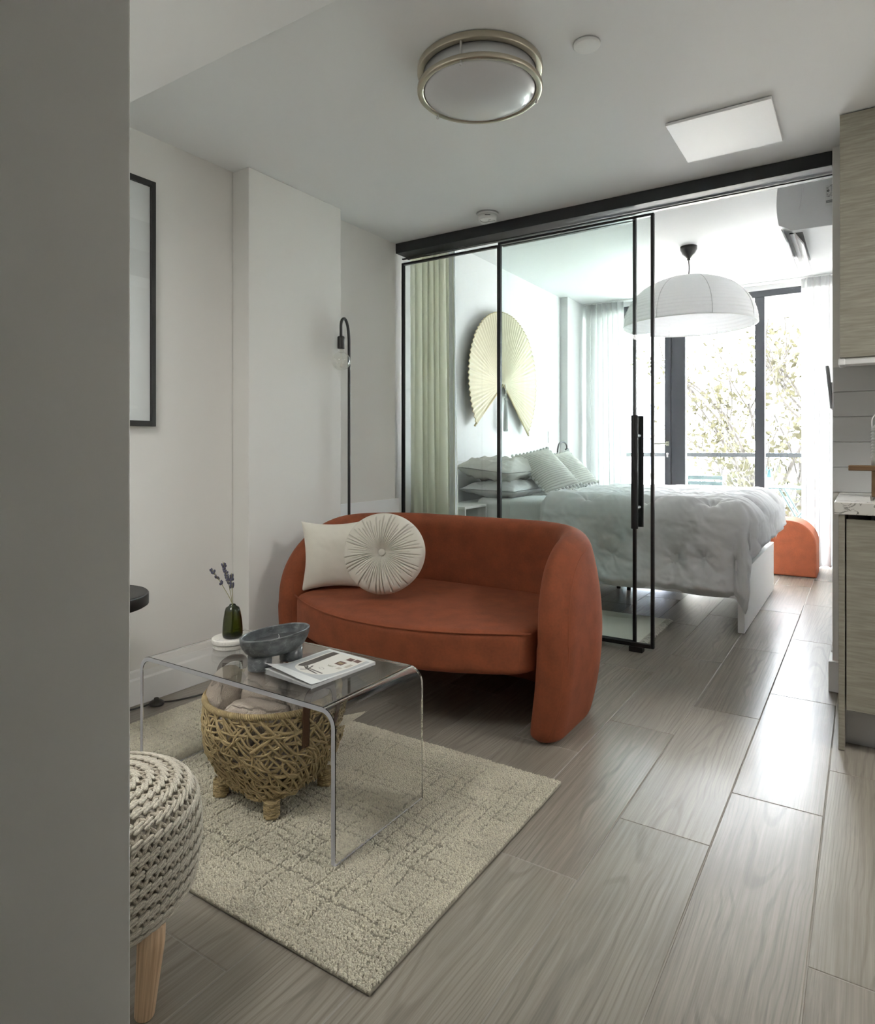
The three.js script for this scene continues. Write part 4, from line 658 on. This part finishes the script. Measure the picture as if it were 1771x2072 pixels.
// nightstands and small things by the bed
{
  const mk = (x, z, label) => { const n = thing('nightstand', label, 'nightstand', [x, 0, z]); obj('body', [box(-0.2, 0.2, 0.70, 0.718, -0.16, 0.16, 0.002), box(-0.2, 0.2, 0.02, 0.038, -0.16, 0.16), box(-0.2, 0.2, 0.38, 0.396, -0.142, 0.142), box(-0.2, 0.2, 0.0025, 0.70, -0.16, -0.144), box(-0.2, 0.2, 0.0025, 0.70, 0.144, 0.16), box(-0.2, -0.185, 0.038, 0.70, -0.144, 0.144)], mat.white, n); return n; };
  mk(-2.562, -4.14, 'white open nightstand between the curtain and the bed'); mk(-2.5, -6.24, 'white nightstand at the window side of the bed');
  const l = thing('bedside_lamp', 'small black bedside lamp with hooked neck beyond the pillows', 'lamp', [-2.60, 0.7185, -6.22]);
  obj('base', lathe([[0, 0], [0.055, 0], [0.056, 0.008], [0.008, 0.012], [0, 0.012]], 32), mat.black, l);
  obj('stem', tube([[0, 0.01, 0], [0, 0.25, 0], [0, 0.40, 0], [0, 0.455, -0.03], [0, 0.482, -0.085], [0, 0.485, -0.13], [0, 0.48, -0.18], [0, 0.45, -0.235], [0, 0.41, -0.245]], 0.0085, 60, 10), mat.black, l);
  obj('socket', lathe([[0, 0], [0.021, 0], [0.022, 0.004], [0.022, 0.066], [0, 0.068]], 20).translate(0, 0.35, -0.245), mat.black, l);
  obj('bulb', new THREE.SphereGeometry(0.04, 24, 16).translate(0, 0.318, -0.245), MP({ color: lin(0.97, 0.97, 0.96), roughness: 0, transmission: 1, thickness: 0 }), l);
  for (const [z, h] of [[-6.28, 0.105], [-6.36, 0.085]]) {   // two dark leaf tips of a plant beyond the bed
    const c = thing('leaf_ornament', h > 0.1 ? 'taller narrow green pointed ornament on the far nightstand' : 'shorter broad green pointed ornament on the far nightstand', 'ornament', [-2.36, 0.7185, z], 0, 'green pointed ornaments');
    obj('foot', cyl(0.02, 0.02, 0.02, 0, 0, 0, 20), mat.white, c); obj('blade', lathe([[0, 0.02], [0.012, 0.02], [0.017, 0.08], [0.016, 0.12], [0.009, 0.08 + h], [0.001, 0.11 + h]], 20), M({ color: lin(0.055, 0.11, 0.095), roughness: 0.6 }), c);
  }
  const sw = thing('light_switch', 'white wall switch plate above the bed beside the fan', 'switch', [BWL, 1.255, -6.445]);
  obj('plate', box(0.0005, 0.007, -0.06, 0.06, -0.038, 0.038, 0.002), mat.white, sw); obj('rocker', box(0.006, 0.01, -0.033, 0.033, -0.016, 0.016, 0.001), mat.trim, sw);
}
// pleated palm-style fan on the bed wall
{
  const f = thing('wall_fan', 'large cream pleated fan hanging on the wall above the bed', 'fan', [BWL + 0.014, 1.715, -5.315]);
  const P = 62, th0 = -0.62, th1 = Math.PI + 0.74, clothM = MP({ color: lin(0.80, 0.735, 0.56), roughness: 0.9, bumpMap: rep(weaveBump, 2), bumpScale: 0.001 });
  const rad = (th) => 0.655 + 0.012 * Math.sin(th * 3);
  const surf = (d) => grid(P * 8, 30, (u, v) => { const th = lerp(th0, th1, u), k = u * P, tri = Math.abs((k % 1) - 0.5) * 2, r = lerp(0.012, rad(th), v), fray = v > 0.98 ? 0.004 * Math.sin(k * 31) : 0; const z = 0.012 + 0.014 * tri * Math.pow(v, 0.8) + 0.03 * Math.pow(v, 0.5) + d; return [z, (r + fray) * Math.sin(th), (r + fray) * Math.cos(th), u * 8, v]; }, false, d < 0);
  obj('pleated_cloth', merge([surf(0.0015), surf(-0.0015)]), clothM, f);
  const edge = []; for (let i = 0; i <= P * 8; i++) { const u = i / (P * 8), th = lerp(th0, th1, u), tri = Math.abs((u * P % 1) - 0.5) * 2, r = rad(th); edge.push(V(0.012 + 0.014 * tri + 0.03, r * Math.sin(th), r * Math.cos(th))); }
  obj('trim_edge', new THREE.TubeGeometry(new THREE.CatmullRomCurve3(edge), P * 8, 0.004, 5), M({ color: lin(0.66, 0.56, 0.34), roughness: 0.9 }), f);
  for (const th of [th0, th1]) obj('rib', rod([0.03, 0.01 * Math.sin(th), 0.01 * Math.cos(th)], [0.045, 0.675 * Math.sin(th), 0.675 * Math.cos(th)], 0.009, 8), M({ color: lin(0.62, 0.53, 0.32), roughness: 0.8 }), f);
  const tl = M({ color: lin(0.78, 0.78, 0.77), roughness: 0.95 });
  const ts = obj('tassel', [tube([[0.05, 0.0, 0], [0.055, -0.05, 0.002], [0.05, -0.13, -0.004]], 0.004, 16, 6), new THREE.SphereGeometry(0.016, 14, 10).translate(0.05, -0.135, -0.004)], tl, f);
  const st = []; for (let i = 0; i < 40; i++) { const a = i / 40 * 6.28, r = i % 2 ? 0.012 : 0.018; st.push(strip([V(0.05 + Math.cos(a) * 0.008, -0.14, -0.004 + Math.sin(a) * 0.008), V(0.05 + Math.cos(a) * r, -0.25, -0.004 + Math.sin(a) * r), V(0.05 + Math.cos(a) * r * 1.15, -0.42 + rr(-0.01, 0.01), -0.004 + Math.sin(a) * r * 1.2)], [V(Math.cos(a), 0, Math.sin(a)), V(Math.cos(a), 0, Math.sin(a)), V(Math.cos(a), 0, Math.sin(a))], 0.0025, 0.0015, 4)); }
  const tf = obj('fringe', st, tl, ts); tf.userData.kind = 'stuff';
}
// paper dome pendant
{
  const p = thing('pendant_lamp', 'white ribbed paper dome pendant lamp hanging from the bedroom ceiling', 'lamp', [-1.207, BCEIL, -5.622]);
  obj('canopy', lathe([[0, -0.115], [0.012, -0.113], [0.014, -0.095], [0.022, -0.088], [0.05, -0.06], [0.066, -0.025], [0.066, -0.001], [0, -0.001]], 40), mat.black, p);
  obj('cable', tube([[0, -0.11, 0], [0.003, -0.18, 0], [-0.001, -0.26, 0]], 0.005, 20, 8), mat.black, p);
  const R = 0.515, H = 0.40, paper = MP({ color: lin(0.83, 0.83, 0.84), roughness: 1, transmission: 0.12, thickness: 0 });
  const N = 22, pts = []; for (let i = 0; i <= N * 6; i++) { const t = i / (N * 6), a = lerp(0.02, Math.PI / 2, t), rib = 0.0035 * Math.abs(Math.sin(t * N * Math.PI)); pts.push([(R + rib) * Math.pow(Math.sin(a), 0.92), -0.25 - (H + rib) * (1 - Math.pow(Math.cos(a), 0.95))]); }
  const sh = obj('shade', lathe(pts, 96), paper, p);
  const wire = M({ color: lin(0.62, 0.62, 0.62), roughness: 0.7 });
  const rim = new THREE.TorusGeometry(R, 0.004, 8, 96); rim.rotateX(Math.PI / 2); rim.translate(0, -0.25 - H, 0); obj('rim', rim, mat.white, sh);
  for (let k = 0; k < 8; k++) { const a = k / 8 * 2 * Math.PI + 0.25, q = []; for (let i = 0; i <= 20; i++) { const [r, y] = pts[Math.floor(i / 20 * (pts.length - 1))]; q.push(V((r + 0.002) * Math.cos(a), y, (r + 0.002) * Math.sin(a))); } obj('seam', tube(q, 0.0022, 40, 5), wire, sh); }
}
// curtains
function curtain(name, label, x0, x1, z, y0, y1, folds, m, o = {}) {
  const { flare = 0, amp = 0.035, seed = 0 } = o;
  const f = (d) => grid(folds * 14, 40, (u, v) => {
    const y = lerp(y1, y0, v), w = 1 + flare * v, xx = lerp(x0, x0 + (x1 - x0) * w, u), k = u * folds * 2 * Math.PI + seed + 0.6 * Math.sin(u * 9 + seed) + 0.35 * v * Math.sin(u * 23 + seed);
    const a = amp * (v < 0.05 ? 0.75 : 0.75 + 0.35 * v), head = v < 0.035 ? 0.0025 : 0;
    return [xx + 0.012 * Math.sin(k * 0.5 + 1) * v + 0.01 * Math.cos(k), y, z + a * Math.sin(k) + 0.01 * fbm2(u * 7 + seed, v * 2) * v + d + head, u * 2, v * 2];
  }, false, d < 0);
  const c = thing(name, label, 'curtain'); obj('cloth', f(0), m, c);
  obj('header_tape', grid(folds * 14, 4, (u, v) => { const k = u * folds * 2 * Math.PI + seed + 0.6 * Math.sin(u * 9 + seed); return [lerp(x0, x1, u) + 0.01 * Math.cos(k), y1 - v * 0.09, z + amp * 0.75 * Math.sin(k) + 0.0025, u, v]; }), m, c);
  return c;
}
{
  const sheer = MP({ color: lin(0.82, 0.82, 0.82), roughness: 1, transmission: 0.22, thickness: 0, side: THREE.DoubleSide });
  const inner = MP({ color: lin(0.86, 0.86, 0.76), roughness: 1, transmission: 0.45, thickness: 0, side: THREE.DoubleSide });  // one curtain: shaded part tinted sage, side-lit last fold coloured white
  curtain('sheer_curtain', 'white sheer curtain at the bed side of the balcony window', -2.66, -2.24, -7.215, 0.012, 2.772, 7, sheer, { flare: 0.12, seed: 1, amp: 0.045 });
  curtain('sheer_curtain', 'white sheer curtain at the orange pouf side of the balcony window', -0.505, -0.135, -7.215, 0.012, 2.772, 6, sheer, { seed: 4, amp: 0.045 });
  curtain('partition_curtain', 'curtain gathered behind the fixed glass panel with its shade tinted pale sage', -2.735, -2.385, -3.87, 0.012, 2.73, 7, inner, { flare: 0.12, seed: 2, amp: 0.04 });
  curtain('partition_curtain', 'edge of the same gathered curtain with its side light coloured white', -2.395, -2.345, -3.84, 0.012, 2.72, 1, MP({ color: lin(0.86, 0.87, 0.88), roughness: 1, transmission: 0.3, thickness: 0, side: THREE.DoubleSide }), { flare: 0.9, seed: 2.5, amp: 0.03 });
  const tr = obj('curtain_track', box(-2.70, XJ - 0.004, BCEIL - 0.014, BCEIL - 0.001, -7.235, -7.2, 0.002), mat.white); tag(tr, 'slim white curtain track along the bedroom ceiling by the window', 'track');
}
// orange pouf, small rug, wall unit, wall screen
{
  const s = new THREE.Shape(); s.moveTo(-0.17, 0); s.lineTo(0.17, 0); s.lineTo(0.17, 0.26); s.absarc(-0.03, 0.26, 0.2, 0, Math.PI / 2, false); s.lineTo(-0.17, 0.46); s.closePath();
  const g = new THREE.ExtrudeGeometry(s, { depth: 0.40, bevelEnabled: true, bevelSize: 0.014, bevelThickness: 0.014, bevelSegments: 3, curveSegments: 20 }); g.translate(0, 0.02, -0.2);
  const o = thing('ottoman', 'burnt orange velvet ottoman with a rounded top by the window', 'ottoman', [-0.535, 0, -6.78]); obj('body', uvm(g), MP({ color: lin(0.36, 0.085, 0.03), map: rep(napTex, 1.1), roughness: 0.85, sheen: 0.6, sheenColor: lin(0.55, 0.22, 0.1), sheenRoughness: 0.45 }), o);
  for (const [x, z] of [[-0.14, 0.15], [0.14, 0.15], [-0.14, -0.15], [0.14, -0.15]]) obj('foot', cyl(0.015, 0.015, 0.008, x, 0.001, z, 12), mat.black, o);
  const r = thing('bedside_rug', 'flat cream bedside rug with a frayed fringe behind the glass door', 'rug', [-1.56, 0, -4.10]);
  obj('weave', box(-0.5, 0.465, 0.001, 0.009, -0.345, 0.345, 0.003), M({ color: lin(0.80, 0.78, 0.70), roughness: 1, bumpMap: rep(weaveBump, 6), bumpScale: 0.002 }), r);
  const fr = []; for (let i = 0; i < 130; i++) { const z = -0.345 + i / 129 * 0.69; fr.push(strip([V(0.46, 0.006, z), V(0.485, 0.005 + rr(0, 0.006), z + rr(-0.006, 0.006)), V(0.505 + rr(-0.008, 0.01), 0.003, z + rr(-0.012, 0.012))], [V(0, 1, 0), V(0, 1, 0), V(0, 1, 0)], 0.0028, 0.0016, 5)); }
  const fg = obj('fringe', fr, M({ color: lin(0.74, 0.72, 0.65), roughness: 1 }), r); fg.userData.kind = 'stuff';
  // split air conditioner on the right-hand bedroom wall; its near end cap faces the living room
  const ac = thing('air_conditioner', 'white wall-mounted air conditioner with open louvres high in the bedroom', 'air conditioner', [XJ, 0, -4.5]);
  const pr = new THREE.Shape(); pr.moveTo(-0.002, 2.762); pr.lineTo(-0.285, 2.766); pr.quadraticCurveTo(-0.312, 2.76, -0.314, 2.745); pr.quadraticCurveTo(-0.335, 2.62, -0.312, 2.495); pr.lineTo(-0.24, 2.452); pr.lineTo(-0.002, 2.447); pr.closePath();
  const bg = new THREE.ExtrudeGeometry(pr, { depth: 0.80, bevelEnabled: true, bevelSize: 0.004, bevelThickness: 0.004, bevelSegments: 2, curveSegments: 16 }); bg.translate(0, 0, -0.806);
  const acm = M({ color: lin(0.70, 0.705, 0.71), roughness: 0.4 }); obj('casing', bg, acm, ac);
  obj('end_panel_crease', tube([[-0.17, 2.762, 0.0005], [-0.19, 2.65, 0.0005], [-0.205, 2.56, 0.0005]], 0.0022, 20, 6), acm, ac);
  for (const [x0, y0, x1, y1] of [[-0.305, 2.482, -0.27, 2.395], [-0.235, 2.448, -0.185, 2.372]]) { const w = Math.hypot(x1 - x0, y1 - y0), g2 = new RoundedBoxGeometry(0.008, w, 0.74, 2, 0.003); const m = obj('louvre', g2, mat.white, ac); m.position.set((x0 + x1) / 2, (y0 + y1) / 2, -0.42); m.rotation.z = Math.atan2(x1 - x0, -(y1 - y0)); }
  obj('outlet_slot', box(-0.262, -0.19, 2.444, 2.452, -0.76, -0.06), mat.black, ac);
  const cv = document.createElement('canvas'); cv.width = 128; cv.height = 256; const c = cv.getContext('2d'); c.fillStyle = '#d4d5d4'; c.fillRect(0, 0, 128, 256); c.fillStyle = '#5b5b5d'; c.fillRect(60, 6, 34, 7); c.strokeStyle = '#8d8d8f'; c.lineWidth = 2; c.strokeRect(14, 24, 100, 76); for (let i = 0; i < 6; i++) c.fillRect(74, 30 + i * 11, 34, 3); for (let i = 0; i < 3; i++) c.fillRect(20, 30 + i * 6, 22, 3); c.fillStyle = '#333'; c.beginPath(); c.arc(36, 72, 15, 0, 7); c.fill(); c.fillStyle = '#d4d5d4'; c.fillRect(33, 64, 6, 16); c.fillStyle = '#55555a'; for (const [x, y, w] of [[14, 108, 24], [62, 106, 30], [14, 120, 24], [48, 119, 26], [92, 117, 20], [14, 134, 44], [64, 132, 44], [30, 140, 30]]) c.fillRect(x, y, w, 4); for (let i = 0; i < 4; i++) c.fillRect(10, 186 + i * 9, 96 - i * 6, 5);
  const lt = new THREE.CanvasTexture(cv); lt.colorSpace = THREE.SRGBColorSpace; const lg = new THREE.PlaneGeometry(0.052, 0.124); lg.translate(-0.043, 2.62, 0.0045); obj('rating_label', lg, M({ map: lt, roughness: 0.6 }), ac);
  const sc = thing('wall_screen', 'slim grey wall screen seen edge-on past the kitchen wall', 'screen', [XJ, 1.46, -4.2]); const wg = new RoundedBoxGeometry(0.016, 0.235, 0.16, 2, 0.005); const wm = obj('panel', wg, M({ color: lin(0.25, 0.25, 0.26), roughness: 0.4 }), sc); wm.position.set(-0.034, 0, 0); wm.rotation.z = 0.1; obj('bracket', box(-0.03, -0.001, -0.03, 0.03, -0.03, 0.03), mat.trim, sc);
}
// ---------------------------------------------------------------- balcony and what lies beyond it
{
  struct('floor_balcony', box(-4.5, 1.6, -0.2, -0.02, -8.75, -7.5), M({ color: lin(0.42, 0.42, 0.41), roughness: 0.9 }), 'concrete balcony floor');
  struct('ceiling_balcony', box(-4.5, 1.6, 2.70, 2.95, -8.72, -7.5), M({ color: lin(0.5, 0.5, 0.5), roughness: 0.9 }), 'concrete slab above the balcony');
  struct('wall_facade', [box(-14, -2.92, -5, 2.95, -7.5, -7.35), box(0.02, 12, -5, 2.95, -7.5, -7.35), box(-14, 12, 2.95, 9, -7.5, -7.35)], M({ color: lin(0.5, 0.48, 0.45), roughness: 0.9 }));  // unseen upper facade raised to shade the street trees from the sun
  const r = thing('balcony_railing', 'grey metal balcony railing with steel posts and glass infill', 'railing', [0, 0, -8.5]);
  const rm = M({ color: lin(0.06, 0.065, 0.07), roughness: 0.5, metalness: 0.3 });
  obj('handrail', box(-4.4, 1.5, 1.035, 1.085, -0.03, 0.03, 0.004), rm, r);
  for (const x of [-3.9, -2.78, -1.675, -0.56, 0.55]) obj('post', [rod([x - 0.018, -0.02, 0.0], [x - 0.018, 1.035, 0.0], 0.012, 12), rod([x + 0.018, -0.02, 0.0], [x + 0.018, 1.035, 0.0], 0.012, 12)], mat.steel, r);
  for (let k = 0; k < 4; k++) { const x0 = -3.86 + k * 1.11, g = new THREE.PlaneGeometry(1.04, 0.92); g.translate(x0 + 0.55, 0.55, 0); obj('glass_infill', g, mat.windowGlass, r); }
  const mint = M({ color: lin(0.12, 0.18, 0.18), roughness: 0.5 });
  const ch = thing('bistro_chair', 'mint green slatted folding chair on the balcony', 'chair', [-1.54, -0.02, -8.0]);
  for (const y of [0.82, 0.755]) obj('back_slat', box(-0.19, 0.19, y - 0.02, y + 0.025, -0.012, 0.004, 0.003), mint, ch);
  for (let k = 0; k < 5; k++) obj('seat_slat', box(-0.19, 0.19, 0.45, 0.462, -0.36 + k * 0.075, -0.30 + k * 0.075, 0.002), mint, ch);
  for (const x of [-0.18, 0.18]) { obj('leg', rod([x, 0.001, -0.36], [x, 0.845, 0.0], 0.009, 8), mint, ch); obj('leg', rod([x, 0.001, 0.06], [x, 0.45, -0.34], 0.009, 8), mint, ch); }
  const tb = thing('bistro_table', 'mint green folding table with crossed legs on the balcony', 'table', [-0.63, -0.02, -8.1]);
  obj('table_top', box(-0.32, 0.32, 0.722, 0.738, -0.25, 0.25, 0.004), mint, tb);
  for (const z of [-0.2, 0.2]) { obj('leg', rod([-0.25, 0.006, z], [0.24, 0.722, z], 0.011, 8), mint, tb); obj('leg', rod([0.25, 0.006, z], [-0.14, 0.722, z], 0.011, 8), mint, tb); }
  const pt = thing('cactus_pot', 'small blue-green cactus in a pale striped pot on the balcony table', 'plant', [-0.885, 0.7185, -8.1]);
  obj('pot', lathe([[0, 0], [0.035, 0], [0.038, 0.004], [0.038, 0.10], [0.034, 0.10], [0.034, 0.09], [0, 0.09]], 28), M({ color: lin(0.6, 0.56, 0.52), roughness: 0.7 }), pt);
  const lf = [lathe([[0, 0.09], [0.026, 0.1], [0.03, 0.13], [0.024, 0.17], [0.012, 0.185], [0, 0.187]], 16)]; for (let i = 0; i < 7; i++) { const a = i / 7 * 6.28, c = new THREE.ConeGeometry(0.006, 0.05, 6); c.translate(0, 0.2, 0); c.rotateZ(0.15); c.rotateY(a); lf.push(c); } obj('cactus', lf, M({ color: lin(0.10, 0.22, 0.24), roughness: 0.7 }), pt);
  // far ground, facade across the street, trees
  struct('ground_street', box(-60, 60, -6.2, -6, -70, -7.6), M({ color: lin(0.45, 0.45, 0.43), roughness: 0.95 }));
  const bd = thing('apartment_building', 'pale building across the street with an arched sash window', 'building', [0, -6, -21]);
  const fm = M({ color: lin(0.72, 0.70, 0.67), roughness: 0.9 });
  obj('wall', box(-24, 3, 0, 8.0, -6, 0), fm, bd);
  for (const [x, y] of [[-5.6, 7.55], [-9.2, 7.55], [-2.0, 7.55], [-5.6, 3.4], [-9.2, 3.4], [-2, 3.4]]) {
    const s = new THREE.Shape(), w = 0.62, h = 1.05; s.moveTo(-w, -h); s.lineTo(w, -h); s.lineTo(w, h * 0.75); s.quadraticCurveTo(0, h * 1.22, -w, h * 0.75); s.closePath();
    const k = obj('window', new THREE.ExtrudeGeometry(s, { depth: 0.06, bevelEnabled: false }).translate(x, y, 0.0), M({ color: lin(0.16, 0.18, 0.24), roughness: 0.3 }), bd); obj('sash', [box(x - w, x + w, y - 0.05, y + 0.03, 0.06, 0.1), box(x - w - 0.1, x + w + 0.1, y - h - 0.1, y - h, 0, 0.2)], fm, k); }
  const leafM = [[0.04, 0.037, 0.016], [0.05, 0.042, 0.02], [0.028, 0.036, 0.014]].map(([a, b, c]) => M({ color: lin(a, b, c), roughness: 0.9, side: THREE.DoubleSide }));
  const bark = M({ color: lin(0.05, 0.045, 0.04), roughness: 0.95 });
  const lg = new THREE.BufferGeometry(); lg.setAttribute('position', new THREE.BufferAttribute(new Float32Array([0, 0, 0, 0.028, 0.05, 0.006, 0, 0.11, -0.004, -0.028, 0.05, 0.006]), 3)); lg.setIndex([0, 1, 2, 0, 2, 3]); lg.computeVertexNormals();
  [[-1.9, -12.6, 1.0, 0, 'broad street tree with yellowing leaves outside the balcony'], [6.2, -14.2, 1.0, 2, 'green leafy street tree outside beyond the right curtain'], [-10.2, -14.4, 1.0, 1, 'pale golden street tree outside in front of the building']].forEach(([x, z, sc, mi, label]) => {
    const t = thing('street_tree', label, 'tree', [x, -6, z], 0, undefined), wood = [], tips = [];
    const grow = (p, d, len, r, lvl) => { const q = p.clone().addScaledVector(d, len); const mid = p.clone().lerp(q, 0.5).add(V(rr(-1, 1), rr(-0.3, 0.6), rr(-1, 1)).multiplyScalar(len * 0.09)); wood.push(tube([p, mid, q], r, 6, 5)); if (lvl === 0) { tips.push([p, mid, q]); return; } const n = lvl > 2 ? 4 : 3; for (let i = 0; i < n; i++) { const nd = d.clone().add(V(rr(-1, 1), rr(-0.25, 0.75), rr(-1, 1)).multiplyScalar(0.85)).normalize(); grow(p.clone().lerp(q, rr(0.6, 1)), nd, len * rr(0.6, 0.78), r * 0.58, lvl - 1); } if (lvl < 3) tips.push([p, mid, q]); };
    grow(V(0, 0, 0), V(0.04, 1, 0.02), 4.6 * sc, 0.12, 4);
    obj('trunk', wood, bark, t);
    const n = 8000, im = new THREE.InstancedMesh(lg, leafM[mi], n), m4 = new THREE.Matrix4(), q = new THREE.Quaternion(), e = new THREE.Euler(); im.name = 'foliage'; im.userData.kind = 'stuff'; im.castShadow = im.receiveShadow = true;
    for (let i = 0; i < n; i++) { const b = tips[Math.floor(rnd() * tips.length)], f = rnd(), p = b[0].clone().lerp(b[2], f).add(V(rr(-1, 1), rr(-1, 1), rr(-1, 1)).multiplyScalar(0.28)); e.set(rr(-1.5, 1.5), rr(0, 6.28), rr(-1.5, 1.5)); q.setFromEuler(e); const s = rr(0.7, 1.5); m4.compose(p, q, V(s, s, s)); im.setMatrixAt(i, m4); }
    t.add(im);
  });
}
renderer.render(scene, camera);
